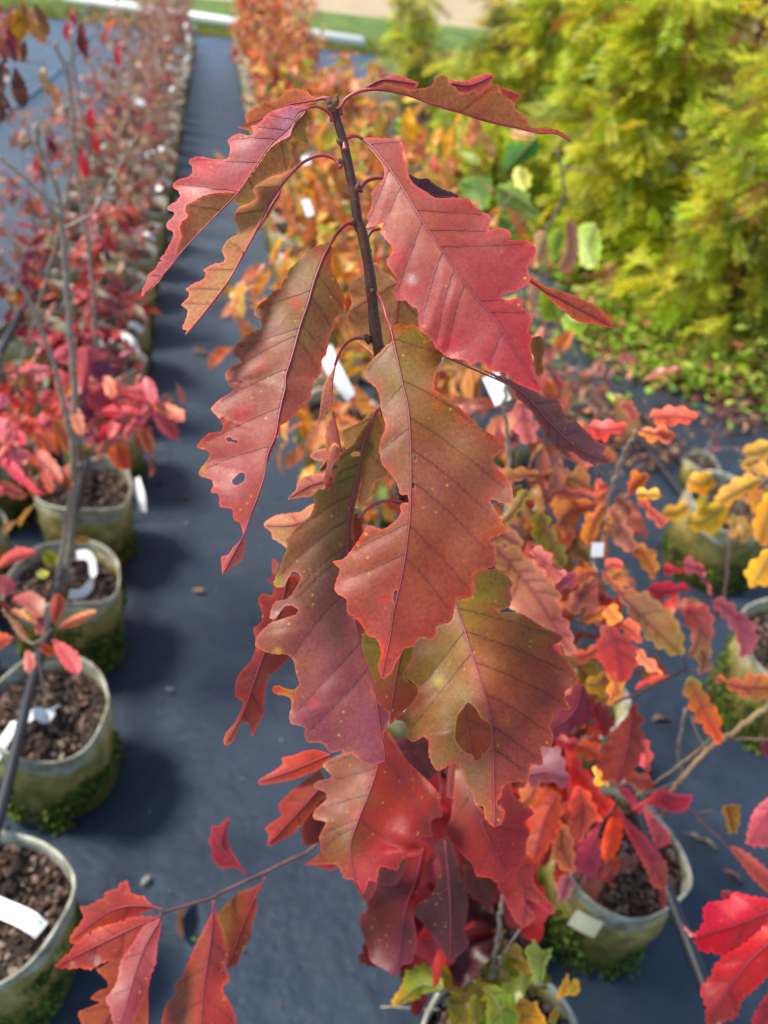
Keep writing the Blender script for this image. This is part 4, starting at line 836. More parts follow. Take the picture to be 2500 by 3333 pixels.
# lower leaves
leaf(main, 'J 590,-40 650,40 700,120 780,200 840,260 890,325 880,360 898,400 890,430 840,445 835,500 845,535 780,545 775,600 770,640 700,650 665,680 655,720 610,710 560,700 545,750 540,785 500,775 470,850 445,800 415,770 370,765 325,690 250,690 185,682 240,610 230,540 265,460 200,440 205,395 270,335 265,300 200,270 215,240 300,215 250,150 330,100 420,60 500,0',
     'J 575,-30 545,150 500,300 440,450 400,600 430,800', d=(.66, .60), tilt=(.5, .22), bow=-.01, cols=((176, 60, 40), (160, 52, 38), (166, 48, 40), (176, 44, 46), (180, 60, 62)), sidecol=(140, 84, 54), ec=(150, 60, 66), ecw=.3, seed=33, wob=.005, grid=10, label='broad blurred scarlet leaf with an olive fold, below the plum tip', patches=[(1130, 2740, 60, (118, 92, 34), .8), (1190, 2600, 35, (128, 96, 34), .6)])
leaf(main, 'J 980,120 1050,250 1070,340 1120,400 1150,460 1210,470 1230,400 1200,350 1230,250 1260,230 1290,330 1340,360 1390,410 1340,460 1370,520 1350,560 1345,640 1300,720 1240,720 1200,790 1150,760 1080,750 1060,690 1010,640 960,590 930,540 910,500 940,440 950,360 960,250', 'J 1000,160 1040,300 1100,450 1180,620 1240,740', d=(.70, .66), tilt=(.2, .25), bow=-.01,
     cols=((136, 88, 44), (146, 70, 44), (164, 50, 42), (176, 46, 44), (170, 44, 44)), ec=(176, 44, 50), ecw=.4, seed=34, wob=.005, grid=10, label='blurred red leaf right of the scarlet one, olive near its base')
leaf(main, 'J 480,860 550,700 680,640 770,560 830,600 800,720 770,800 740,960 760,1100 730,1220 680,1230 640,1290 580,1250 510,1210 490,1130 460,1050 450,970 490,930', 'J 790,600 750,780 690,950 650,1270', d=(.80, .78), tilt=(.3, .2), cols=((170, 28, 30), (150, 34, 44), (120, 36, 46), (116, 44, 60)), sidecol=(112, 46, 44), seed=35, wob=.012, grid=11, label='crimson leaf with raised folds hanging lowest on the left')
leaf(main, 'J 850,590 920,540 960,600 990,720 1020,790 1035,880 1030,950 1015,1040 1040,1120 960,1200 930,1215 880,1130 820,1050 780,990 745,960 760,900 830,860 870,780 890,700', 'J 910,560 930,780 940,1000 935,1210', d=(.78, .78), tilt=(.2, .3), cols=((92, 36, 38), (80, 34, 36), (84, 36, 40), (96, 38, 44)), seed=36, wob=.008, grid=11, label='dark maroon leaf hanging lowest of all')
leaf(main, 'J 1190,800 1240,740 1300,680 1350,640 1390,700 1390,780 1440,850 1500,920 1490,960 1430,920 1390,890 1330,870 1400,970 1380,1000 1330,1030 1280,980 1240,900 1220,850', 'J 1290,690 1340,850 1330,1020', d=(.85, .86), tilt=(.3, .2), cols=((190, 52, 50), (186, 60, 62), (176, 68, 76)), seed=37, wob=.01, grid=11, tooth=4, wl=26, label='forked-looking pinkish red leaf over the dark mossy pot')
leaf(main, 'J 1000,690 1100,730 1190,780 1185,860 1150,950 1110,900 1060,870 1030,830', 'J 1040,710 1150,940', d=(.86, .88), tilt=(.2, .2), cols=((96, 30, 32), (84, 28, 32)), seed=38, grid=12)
leaf(main, 'E 310,2080 430,2010 490,1960 480,1920 570,1900 640,1870 720,1860 830,1900 760,1990 600,2060 480,2090 320,2112', 'E 830,1890 600,1990 310,2095', d=(.68, .70), tilt=(.3, .3), cols=((196, 62, 38), (200, 70, 50), (190, 84, 80)), seed=39, wob=.006, grid=10, label='orange-red leaf pointing left, upper of a pair')
leaf(main, 'J 240,180 200,200 130,250 60,310 10,370 30,420 -20,460 -60,490 -40,530 -50,590 20,560 100,510 180,420 240,340 285,300', 'J 270,230 120,400 -50,585', d=(.69, .70), tilt=(.4, .4), cols=((130, 60, 34), (170, 56, 36), (176, 60, 60)), seed=40, wob=.006, grid=10, label='rust and red leaf pointing left, lower of a pair')
leaf(main, 'J 140,470 250,330 290,420 240,560 150,580', 'J 260,360 170,570', d=(.72, .74), tilt=(.2, .2), cols=((110, 36, 30), (120, 40, 34)), seed=41, grid=12)
leaf(main, 'J 405,750 545,780 500,880 470,880', 'J 440,760 490,875', d=(.74, .74), cols=((130, 50, 56),), seed=42, grid=12, veins=False)
leaf(main, 'J 560,700 700,640 690,720 640,800 560,790', 'J 640,660 600,790', d=(.78, .78), cols=((110, 44, 46),), seed=43, grid=12, veins=False)
leaf(main, 'J 150,690 240,640 330,690 290,720 200,690', 'J 320,690 150,712', d=(.70, .70), cols=((160, 40, 50),), seed=44, grid=12, veins=False)
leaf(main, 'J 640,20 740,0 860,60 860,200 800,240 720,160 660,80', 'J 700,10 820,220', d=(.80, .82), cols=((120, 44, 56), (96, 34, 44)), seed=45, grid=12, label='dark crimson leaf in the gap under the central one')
leaf(main, 'J 935,130 1010,120 1000,220 950,330 920,320', 'J 985,130 930,320', d=(.74, .74), cols=((166, 86, 84),), seed=46, grid=12, veins=False)
# low branch to the left with its six leaves
bp = T('S 1180,2640 1090,2700 I 1659,455 1580,490 1450,555 1340,605 1200,670 1150,700 1050,730 900,775 868,792')
bp3 = spline(PT(bp, np.linspace(.86, .74, len(bp))), 4); bs_ = st2[np.argmin(np.linalg.norm(st2 - PT([(1436, 2560)], 1.05), axis=1))]
V, Fc = tube(spline(np.vstack([bs_, bp3[::4]]), 4), (.0024, .0014), 7); mkt('side_branch', V, Fc, TWIGP, main)
K = dict(grid=10, wob=.005)
leaf(main, 'I 1350,585 1310,540 1270,480 1240,420 1225,350 1240,265 1200,300 1180,315 1145,310 1140,350 1125,400 1145,440 1140,480 1170,520 1215,545 1260,535 1300,555', 'I 1345,583 1240,480 1195,400 1238,268', d=(.755, .74), tilt=(.5, .4), cols=((190, 56, 60), (176, 56, 74), (176, 56, 72)), seed=50, label='small magenta leaf standing up from the low left branch', **K)
leaf(main, 'I 885,765 820,740 770,690 740,690 700,665 690,610 650,620 640,645 600,660 575,665 560,700 520,720 490,740 430,755 450,790 440,830 400,880 375,940 430,945 480,890 600,850 700,810 780,780 830,760', 'I 880,765 780,745 600,770 380,935', d=(.74, .74), tilt=(.3, .1), cols=((186, 60, 66), (178, 66, 62), (150, 62, 58)), ec=(216, 80, 56), tooth=5, wl=30, seed=51, label='toothed red leaf topmost in the fan at the end of the low left branch', **K)
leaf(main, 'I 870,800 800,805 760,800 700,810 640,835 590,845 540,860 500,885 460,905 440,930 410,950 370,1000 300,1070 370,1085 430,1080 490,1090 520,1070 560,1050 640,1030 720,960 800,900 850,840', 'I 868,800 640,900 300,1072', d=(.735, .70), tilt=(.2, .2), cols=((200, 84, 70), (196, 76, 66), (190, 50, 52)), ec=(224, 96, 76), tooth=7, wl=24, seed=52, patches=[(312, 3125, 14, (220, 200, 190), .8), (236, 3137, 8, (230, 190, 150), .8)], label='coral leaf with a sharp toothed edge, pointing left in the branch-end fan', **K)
leaf(main, 'I 870,810 840,820 780,850 720,940 680,1000 650,1050 640,1120 620,1180 570,1250 590,1290 600,1340 620,1400 650,1450 700,1420 750,1300 780,1240 800,1190 815,1120 840,1060 850,960 865,880', 'I 868,808 760,1020 640,1420', d=(.73, .68), tilt=(.3, .2), cols=((170, 66, 66), (164, 66, 72), (158, 60, 70)), tooth=4, wl=26, seed=53, label='dusky pink leaf hanging straight down in the branch-end fan', **K)
leaf(main, 'I 700,900 650,1000 560,1070 520,1090 580,1150 580,1190 540,1200 490,1245 540,1270 425,1320 450,1400 480,1500 600,1500 780,1450 800,1240 780,1000', 'I 780,880 650,1200 520,1480', d=(.76, .76), tilt=(.2, .2), cols=((190, 74, 40), (176, 76, 48), (176, 80, 56)), seed=54, label='orange-brown leaf at the very bottom of the branch-end fan', **K)
leaf(main, 'I 1155,710 1145,780 1100,870 1060,950 1030,1020 1000,1090 990,1120 940,1180 950,1220 900,1270 880,1330 870,1400 900,1460 1100,1500 1260,1440 1270,1340 1230,1250 1200,1190 1240,1140 1215,1080 1230,1010 1210,930 1190,850 1165,790', 'I 1155,712 1140,900 1100,1200 1080,1480', d=(.76, .72), tilt=(.35, .35), cols=((176, 60, 64), (160, 64, 56), (166, 52, 50), (176, 50, 52)), sidecol=(126, 78, 46), ec=(190, 60, 50), tooth=4, wl=30, seed=55, label='long red leaf hanging from the middle of the low left branch', **K)
leaf(main, 'I 1435,590 1400,630 1330,660 1290,670 1250,710 1200,760 1170,800 1200,880 1215,950 1230,1030 1220,1080 1270,1070 1290,1040 1310,980 1350,920 1365,840 1390,750 1380,690 1410,630', 'I 1435,590 1340,780 1230,1075', d=(.79, .80), tilt=(.2, .25), cols=((190, 60, 56), (140, 62, 44), (126, 46, 40)), sidecol=(132, 86, 40), seed=56, label='rust leaf shaded behind the long one on the low left branch', **K)
print('main leaves', len(LEAVES))
# ================================================================== neighbouring saplings with traced leaves
def sroot(x, y, label, z=.226, name='oak_sapling', group=None): return empty(name, (x, y, z), label, 'sapling', group)
def twigs(root, mat, *segs, first='stem'):
    for i, (pts, r0, r1) in enumerate(segs):
        q_ = spline(pts, 7); n_ = len(q_); q_ = q_ + np.vstack([[[0, 0, 0]], RNG.normal(0, r0 * .22, (n_ - 1, 3))]); V, Fc = tube(q_, np.linspace(r0, r1, n_) * (1 + .22 * (RNG.random(n_) ** 4) - .06), 7); mkt(first if i == 0 else 'twig', V, Fc, mat, root)
def stem_to(base, px, depths):
    """stem from the soil up through photo pixels at given distances"""
    return [np.array(base)] + [PT([p], d)[0] for p, d in zip(T(px), depths)]
def L2(root, out, dd, cols, mid=None, tooth=9, wl=42, seed=0, grid=13, under=False, label=None, tilt=(.35, .35), **k):
    o = T(out); tooth *= 1.5; wl *= 1.15
    if mid is None:
        a = np.array(o); c = a.mean(0); u, s_, vt = np.linalg.svd(a - c); pr_ = (a - c) @ vt[0]; i0, i1 = pr_.argmax(), pr_.argmin()
        if a[i0][1] > a[i1][1]: i0, i1 = i1, i0
        m = [a[i0] * .97 + c * .03, c * 1.0, a[i1] * .97 + c * .03]
    else: m = T(mid)
    if dd > 1.3: k.setdefault('veins', False)
    k.setdefault('alb', 1.02)
    return leaf(root, o, m, d=(dd, dd * (1 + random.uniform(-.03, .03))), tilt=tilt, cols=cols, tooth=tooth, wl=wl, seed=seed, grid=grid, under=under, label=label, wob=.008, relief=.002, midr=(3.5, 2), **k)
COR, ORG, YEL, CRI, PNK, TN, PUR2, OLV, PCH, MAR = (214, 100, 72), (208, 122, 52), (218, 160, 48), (190, 42, 56), (190, 100, 100), (168, 112, 82), (136, 66, 80), (128, 112, 44), (206, 132, 88), (110, 44, 46)
# --- orange sapling, upper right middle
r1 = sroot(.79, 1.13, 'slender sapling with coral and orange leaves in whorls, right of the central leaf')
s1 = stem_to((.79, 1.13, .226), 'S 1885,2100 1925,1850 1955,1720 1985,1600 2030,1480 2068,1405', [1.60, 1.30, 1.22, 1.14, 1.07, 1.02]); twigs(r1, TWIG, (s1, .005, .0022), (PT(T('S 1960,1710 2000,1650 2045,1610'), np.array([1.21, 1.2, 1.18])), .0016, .001), (PT(T('S 1945,1780 1930,1830 1945,1862'), np.array([1.24, 1.2, 1.18])), .0016, .001))
for i, (o, d_, c) in enumerate([('G 1005,262 1080,215 1180,205 1260,235 1268,275 1180,300 1080,302', 1.0, (COR, (220, 80, 60))), ('G 680,310 760,280 850,290 900,312 860,340 800,362 770,400 710,362', 1.0, ((210, 66, 50), (200, 52, 56))), ('G 960,330 1030,320 1100,310 1145,350 1140,400 1080,395 1000,385', 1.02, (ORG, COR)),
    ('G 870,190 920,180 950,230 940,290 900,260', 1.04, ((150, 70, 60),)), ('G 905,600 940,555 1000,570 1005,620 960,650 905,682', 1.16, (ORG, COR)), ('G 930,680 980,650 1060,660 1085,685 1030,708 960,702', 1.17, (YEL,)), ('G 950,710 1010,720 1050,770 1115,810 1100,860 1040,830 1000,770', 1.15, (COR, (206, 112, 90))),
    ('G 830,690 880,680 910,730 930,790 890,780 850,740', 1.18, (TN,)), ('G 655,830 700,780 765,740 775,790 740,870 690,950 655,930', 1.17, (ORG, (196, 110, 40))), ('G 800,750 850,740 880,800 920,880 950,960 930,990 850,960 820,900', 1.2, (TN, (160, 96, 76))), ('G 930,950 1000,960 1050,1000 1065,1060 1045,1135 990,1080 940,1010', 1.2, ((206, 130, 62), ORG)),
    ('G 780,780 810,790 815,850 790,880 770,850', 1.22, ((190, 130, 30),)), ('G 440,570 520,540 600,550 650,530 690,580 695,640 600,650 500,640', 1.18, ((158, 110, 62), (150, 100, 60))), ('G 455,675 500,640 590,650 700,655 705,690 600,682 500,685', 1.16, ((196, 100, 90),)), ('G 480,720 560,680 640,700 750,730 690,760 620,820 570,880 500,870 520,800', 1.2, ((188, 100, 34), (160, 90, 50))),
    ('G 715,640 740,605 790,620 770,680 730,690', 1.17, (COR,)), ('G 480,860 560,880 650,860 640,960 560,1000 490,950', 1.25, ((136, 96, 60), (120, 84, 50))), ('G 580,960 650,940 700,980 690,1040 620,1030', 1.26, ((150, 130, 70),))]):
    L2(r1, o, d_, c, seed=100 + i)
# --- olive and pink big-leaved sapling close behind the central leaves
r2 = sroot(.43, 1.24, 'sapling with large blurred tan-pink and olive leaves just right of the central leaf')
s2 = stem_to((.43, 1.24, .226), 'S 1450,2000 1560,1880 1640,1700 1660,1500 1640,1330 1660,1200', [1.6, 1.25, 1.05, 1.0, .95, .92]); twigs(r2, TWIG, (s2, .005, .0022))
for i, (o, d_, c) in enumerate([('G 165,930 220,960 330,960 320,990 380,1030 470,1120 540,1230 530,1290 590,1400 620,1520 600,1560 500,1460 420,1400 330,1340 270,1290 270,1150 190,1060', .80, ((150, 100, 62), (172, 106, 84), (166, 84, 80))), ('G 375,975 400,965 440,968 490,1010 475,1060 500,1080 560,1090 560,1130 480,1160 420,1080', .82, ((176, 92, 86),)),
    ('G 490,1110 540,1085 620,1120 600,1180 530,1205 500,1165', .83, ((166, 64, 88), (160, 66, 86))), ('G 200,560 270,540 360,540 430,572 380,600 300,600 240,640 190,620', .95, ((158, 110, 48),)), ('G 240,760 300,680 360,650 380,690 350,730 290,810 240,870 200,850', .93, (OLV, (150, 110, 60))), ('G 385,790 430,770 480,800 485,850 530,920 570,1000 560,1080 510,1060 450,1000 395,940', .95, ((136, 120, 44), (120, 106, 40))),
    ('G 165,850 240,860 320,900 330,960 250,960 170,930', .92, ((180, 110, 80), (168, 112, 84))), ('G 190,620 260,640 330,640 290,700 200,720', .96, ((130, 112, 44),)), ('G 280,200 330,180 400,280 415,340 380,410 320,380 290,320', 1.1, (PNK,)), ('G 470,0 540,40 560,90 540,150 510,90', 1.25, ((196, 100, 96),)),
    ('G 640,1340 720,1310 780,1290 760,1350 690,1372 630,1362', 1.05, (ORG,)), ('G 780,1280 850,1290 858,1370 800,1380 770,1330', 1.05, ((216, 124, 50),)), ('G 860,1380 920,1350 960,1390 970,1470 930,1475 880,1430', 1.05, ((226, 110, 80),)), ('G 590,1100 680,1070 735,1100 700,1112 640,1150 590,1172', 1.04, ((190, 96, 48),)), ('G 770,1082 790,1040 830,1020 885,1070 830,1086', 1.02, ((206, 86, 72),)),
    ('G 570,1260 620,1200 690,1130 742,1150 720,1230 650,1310 590,1322', 1.04, ((176, 100, 70), (166, 96, 70))), ('G 740,1440 790,1380 880,1440 940,1500 945,1600 900,1680 870,1700 800,1640 740,1560', .98, ((146, 60, 56), (186, 60, 58), (176, 50, 44))), ('G 600,1560 660,1520 740,1500 735,1550 650,1590', 1.02, ((196, 92, 66),)), ('G 940,1500 990,1540 1060,1600 1080,1659 1000,1620 950,1580', 1.05, ((204, 112, 76),)),
    ('G 490,1480 540,1520 560,1600 500,1580', .98, ((190, 56, 66),)), ('G 620,1600 700,1570 760,1640 740,1720 800,1800 700,1790 640,1700', 1.06, (OLV, (160, 110, 40))), ('H 660,40 720,0 790,-20 810,40 760,110 700,90', 1.05, (OLV, YEL)), ('H 800,-30 870,-20 880,60 850,130 800,150', 1.05, ((220, 140, 66),)), ('G 740,1640 800,1600 850,1640 860,1700 800,1760', 1.06, ((150, 120, 40),))]):
    L2(r2, o, d_, c, seed=130 + i)
# --- big tan leaf group with the long dark side twig
r3 = sroot(.78, 1.12, 'spreading sapling whose dark twig carries a big tan leaf and two red ones')
j0 = np.array((.78, 1.12, .226)); tp = PT(T('S 1800,2460 1840,2410 1957,2310 2075,2258 2150,2215 2234,2181'), np.array([1.32, 1.25, 1.2, 1.15, 1.12, 1.10]))
twigs(r3, TWIGP, ([j0, j0 * .5 + tp[0] * .5 + (0, 0, .02)] + list(tp), .004, .002), (PT(T('S 2234,2181 2228,2150 2215,2120'), np.array([1.1, 1.1, 1.1])), .0012, .0008), (PT(T('S 2234,2181 2290,2190 2320,2190'), np.array([1.1, 1.1, 1.1])), .0012, .0008), first='stem')
for i, (o, d_, c, m, lb) in enumerate([('G 750,1085 790,1110 850,1160 920,1200 1000,1210 1060,1260 1130,1310 1180,1390 1205,1470 1190,1550 1110,1530 1020,1470 940,1370 880,1270 830,1190', 1.07, (COR, TN, (150, 112, 66), (146, 116, 50)), 'G 760,1090 900,1260 1040,1400 1200,1550', 'big tan leaf edged with olive, pointing to the lower right'),
    ('G 1195,1300 1260,1275 1330,1290 1360,1350 1355,1480 1280,1540 1230,1565 1250,1460 1220,1380', 1.08, ((186, 60, 66), (150, 76, 70), (140, 110, 60)), 'G 1230,1290 1290,1400 1235,1560', 'glossy red leaf with an olive lower half'), ('G 1360,1250 1430,1240 1500,1310 1570,1360 1600,1430 1580,1520 1520,1565 1490,1450 1410,1330', 1.2, (PUR2, (156, 76, 90)), 'G 1365,1255 1480,1340 1530,1560', None),
    ('H 1200,50 1225,20 1260,0 1300,60 1350,140 1400,220 1405,330 1412,372 1370,350 1300,270 1250,200', 1.08, ((120, 110, 44), (190, 90, 44), (204, 80, 40)), 'H 1235,20 1300,160 1410,365', 'narrow orange leaf hanging from the end of the dark twig'), ('H 1355,0 1420,10 1500,20 1570,-10 1659,0 1700,60 1659,130 1520,110 1440,60', 1.1, ((190, 100, 60), (184, 92, 60), (176, 112, 60)), 'H 1355,0 1500,60 1690,60', 'wide tan-orange leaf crossing the right edge of the picture'),
    ('H 750,420 790,350 830,290 880,240 905,200 940,140 955,190 980,230 975,300 990,400 960,470 900,560 830,575 760,560 740,490', 1.02, ((170, 60, 44), (140, 50, 44), (130, 46, 44)), 'H 938,145 915,280 890,420 850,570', 'dark red leaf with a pale midrib hanging from the dark twig'), ('H 730,480 760,550 800,590 760,600 720,560', 1.04, (YEL,), None, None), ('G 1270,1470 1340,1480 1350,1620 1290,1640', 1.15, ((196, 146, 110),), None, None)]):
    L2(r3, o, d_, c, mid=m, seed=170 + i, label=lb, grid=11)
# --- dark red and plum leaves tucked under the torn leaf
r4 = sroot(.79, 1.10, 'low plum and scarlet sapling crowding under the torn-holed leaf')
s4 = stem_to((.79, 1.10, .226), 'S 1860,2560 1830,2480 1790,2400 1740,2340', [1.5, 1.3, 1.2, 1.1]); twigs(r4, TWIG, (s4, .005, .002))
for i, (o, d_, c, u) in enumerate([('H 500,230 600,60 660,40 700,100 720,160 700,230 620,290 520,330 480,300', 1.05, ((146, 56, 70), (116, 44, 66)), 0), ('H 370,490 440,400 530,390 580,560 560,600 470,570 380,590 340,540', 1.0, (PUR2, (108, 56, 76)), 0), ('H 600,440 640,470 680,520 730,590 790,680 800,720 730,720 640,650 590,570', 1.08, ((170, 34, 34), (200, 40, 40)), 0), ('H 590,640 640,600 700,640 720,700 760,780 700,800 640,900 600,860 590,740', 1.06, ((216, 76, 50), (226, 96, 72)), 0),
    ('H 360,760 440,610 520,620 550,740 530,850 480,920 400,1000 340,930 370,850', 1.0, ((170, 66, 36), (184, 60, 40)), 0), ('H 490,960 540,800 600,860 610,1060 530,1030', 1.1, ((206, 130, 90),), 1), ('H 515,1112 590,1080 610,1150 570,1200 535,1232', 1.15, ((186, 110, 120),), 0), ('H 620,370 700,350 760,400 740,460 660,440', 1.12, ((176, 70, 44),), 0), ('H 330,600 400,580 440,640 380,740 310,720', 1.05, ((160, 90, 60),), 1), ('H 700,110 760,140 830,260 770,330 720,260', 1.1, ((156, 34, 50),), 0),
    ('H 960,350 1010,360 1030,440 1010,520 970,480', 1.1, ((214, 80, 80),), 0), ('H 880,540 960,520 1040,560 1010,620 930,600', 1.12, ((180, 80, 60),), 0), ('H 500,330 580,330 640,360 600,400 540,390', 1.12, ((150, 40, 50),), 0), ('H 330,880 360,1000 345,1005 320,920', 1.0, ((206, 150, 40),), 0)]):
    L2(r4, o, d_, c, seed=190 + i, under=bool(u), grid=11)
# --- crimson seedling in the stickered pot
r5 = sroot(.77, .76, 'crimson toothed-leaf seedling growing in the cream-stickered pot')
s5 = stem_to((.77, .76, .226), 'S 1995,2720 1990,2660 1985,2635', [1.42, 1.3, 1.25]); twigs(r5, TWIGP, (s5, .004, .002), (PT(T('S 1990,2640 2080,2645 2190,2648 2320,2640'), np.array([1.26, 1.2, 1.17, 1.15])), .002, .001), (PT(T('S 2225,2625 2300,2690 2400,2790 2500,2900'), np.array([1.16, 1.15, 1.15, 1.15])), .0017, .0012))
for i, (o, d_, c, m) in enumerate([('H 830,700 790,740 760,800 740,850 760,960 740,1040 720,1092 640,1060 600,1000 595,920 680,870 740,800', 1.14, ((190, 38, 44), (156, 40, 66), (150, 44, 72)), 'H 825,705 730,860 660,1060'), ('H 830,720 870,800 870,870 840,950 780,1000 760,960 770,860', 1.17, ((226, 64, 40), (220, 80, 44)), 'H 830,725 800,980'), ('H 840,705 900,780 1000,870 1050,940 1110,1010 1110,1140 1040,1140 1000,1050 950,950 900,860', 1.12, ((176, 44, 62), (170, 54, 74), (150, 70, 60)), 'H 842,708 960,880 1100,1130'),
    ('H 980,690 1050,770 1130,850 1130,900 1060,930 1020,840', 1.15, ((196, 84, 100), (190, 76, 92)), 'H 982,692 1110,900'), ('H 920,722 1000,670 1080,610 1150,640 1250,650 1200,730 1100,722 1000,692', 1.13, ((206, 60, 46), (190, 48, 74), (196, 50, 80)), 'H 925,720 1080,665 1245,655'), ('H 1070,1140 1110,1150 1105,1250 1090,1270 1075,1200', 1.15, ((190, 84, 86),), None), ('H 840,1000 900,960 960,1000 920,1060 860,1060', 1.35, ((110, 60, 50),), None), ('H 700,700 800,660 830,700 760,760', 1.16, ((216, 60, 56),), 'H 828,702 705,715')]):
    L2(r5, o, d_, c, mid=m, seed=210 + i, grid=10, tooth=5, wl=22)
# --- bare branches at right
r6 = sroot(2.35, .62, 'leafless tan-barked branch reaching in from the right edge', z=0.0, name='bare_sapling')
def PTT(s, d): return PT(T(s), np.array(d))
twigs(r6, TWIGT, ([np.array((2.35, .62, 0)), np.array((1.9, .8, .5))] + list(PTT('S 2620,2240 2500,2300 2440,2340 2370,2395 2310,2435 2240,2510 2190,2572 2150,2660', [1.35, 1.25, 1.22, 1.2, 1.18, 1.17, 1.17, 1.2])), .006, .003), (PTT('S 2365,2402 2430,2405 2520,2408', [1.2, 1.22, 1.25]), .0024, .002), (PTT('S 2340,2380 2250,2460 2150,2535 2070,2590', [1.2, 1.18, 1.16, 1.16]), .0024, .001), (PTT('S 2295,2440 2262,2370 2250,2330', [1.18, 1.2, 1.22]), .0013, .0008), first='branch')
r6b = sroot(.90, .98, 'straight pale stick standing behind the lower right pot', z=.02, name='bare_stick')
twigs(r6b, TWIG, ([np.array((.90, .98, .02))] + list(PTT('S 2192,2550 2205,2450 2230,2305', [1.5, 1.4, 1.32])), .0035, .003))
# --- plum seedling above the mossy pot, right
r7 = sroot(1.66, 1.80, 'seedling with plum and crimson leaves in front of the pale-rimmed right pot')
twigs(r7, TWIGP, ([np.array((1.66, 1.80, .23))] + list(PTT('S 2350,2000 2320,1930 2290,1870 2268,1840', [1.8, 1.5, 1.4, 1.35])), .003, .0015))
for i, (o, d_, c) in enumerate([('G 1000,1190 1070,1155 1150,1160 1250,1180 1200,1200 1080,1240 1030,1236', 1.3, ((196, 30, 44), (190, 34, 50))), ('G 1075,1072 1120,1060 1190,1085 1150,1110 1110,1112', 1.35, ((190, 44, 66),)), ('G 1190,1050 1240,1020 1290,1060 1330,1090 1280,1110 1220,1100', 1.36, ((170, 76, 92),)), ('G 1355,1250 1390,1255 1420,1290 1380,1300', 1.4, ((176, 50, 80),)), ('G 1270,1080 1310,1100 1350,1200 1360,1230 1320,1170', 1.38, ((180, 90, 96),))]):
    L2(r7, o, d_, c, seed=230 + i, grid=12)
# --- yellow sapling right
r8 = sroot(1.68, 1.86, 'sapling with glowing yellow-orange leaves at the right edge')
twigs(r8, TWIG, ([np.array((1.70, 1.86, .24))] + list(PTT('S 2385,1720 2400,1660 2440,1610 2520,1540 2600,1450', [2.2, 1.9, 1.8, 1.7, 1.6])), .005, .003))
for i, (o, d_, c) in enumerate([('G 1220,600 1290,560 1360,570 1360,640 1310,680 1240,655', 1.75, (YEL, (226, 150, 50))), ('G 1380,680 1450,620 1540,570 1620,590 1600,650 1500,700 1440,745 1390,722', 1.65, ((216, 150, 62), (220, 160, 70))), ('G 1080,772 1150,732 1230,732 1220,790 1150,825 1090,802', 1.8, ((224, 160, 60), YEL)), ('G 1210,830 1250,790 1290,740 1420,740 1430,800 1370,890 1300,882 1220,860', 1.8, ((190, 160, 34), (210, 160, 30))), ('G 1590,800 1620,720 1700,660 1720,900 1659,945 1610,950 1580,870', 1.6, ((230, 160, 50), (220, 140, 60))),
    ('G 1540,1080 1610,1010 1700,960 1720,1100 1659,1162 1580,1176 1540,1130', 1.6, (YEL, (226, 160, 40))), ('G 1510,460 1580,400 1700,390 1700,470 1590,500', 1.9, ((226, 166, 80),)), ('G 1440,800 1470,790 1490,920 1460,900', 1.85, ((160, 110, 40),)), ('G 1350,720 1430,700 1440,790 1380,880 1340,800', 1.82, ((214, 170, 40),)), ('G 1270,700 1330,690 1340,760 1280,790', 1.84, ((150, 140, 50),)), ('G 1500,500 1590,510 1659,520 1659,590 1600,560 1530,540', 1.9, ((210, 150, 60),)), ('G 1480,800 1560,830 1570,900 1500,940', 1.85, ((150, 110, 50),)), ('G 1540,690 1659,640 1690,740 1600,790', 1.75, ((170, 110, 40),))]):
    L2(r8, o, d_, c, seed=240 + i, grid=14, midmat=GRIB)
# --- bright red leaves, bottom right corner
r9 = sroot(.98, .22, 'bright scarlet-leaved sapling entering at the bottom right corner', z=0.0)
twigs(r9, TWIGP, ([np.array((.98, .22, 0))] + list(PTT('S 2700,3500 2620,3200 2560,2960', [1.1, .95, .9])), .005, .003))
for i, (o, d_, c, m) in enumerate([('H 1262,1410 1310,1330 1310,1250 1350,1222 1440,1212 1480,1170 1560,1190 1700,1220 1720,1330 1560,1450 1450,1520 1380,1500 1290,1480', .90, ((206, 48, 66), (206, 36, 60), (200, 30, 56)), 'H 1720,1250 1500,1340 1270,1410'), ('H 1290,1690 1350,1620 1370,1560 1430,1510 1540,1440 1700,1320 1720,1560 1640,1640 1580,1700 1520,1750 1480,1850 1400,1870 1330,1900 1320,1780', .86, ((206, 34, 38), (200, 32, 40), (170, 50, 50)), 'H 1720,1400 1540,1560 1340,1860'), ('H 1720,1650 1600,1800 1570,1880 1600,1950 1720,1950', .9, ((206, 50, 60),), None),
    ('H 1410,1160 1480,1170 1560,1190 1570,1230 1470,1230 1420,1220', .95, ((120, 40, 44),), None), ('H 1720,640 1620,690 1570,760 1545,900 1620,925 1720,900', 1.0, ((190, 90, 106), (200, 84, 96)), 'H 1720,650 1560,900'), ('H 1450,920 1540,950 1659,1050 1720,1100 1700,1190 1600,1120 1520,1020', 1.0, ((196, 96, 84), (190, 76, 70)), 'H 1450,920 1700,1150'), ('H 1200,1345 1250,1390 1290,1400 1240,1410', .95, ((190, 100, 110),), None), ('H 1400,730 1440,700 1500,700 1505,790 1480,850 1440,840 1430,760', 1.15, ((196, 140, 56),), None), ('H 1620,360 1700,350 1700,440 1640,430', 1.1, ((140, 50, 66),), None)]):
    L2(r9, o, d_, c, mid=m, seed=260 + i, grid=10, tooth=6, wl=24)
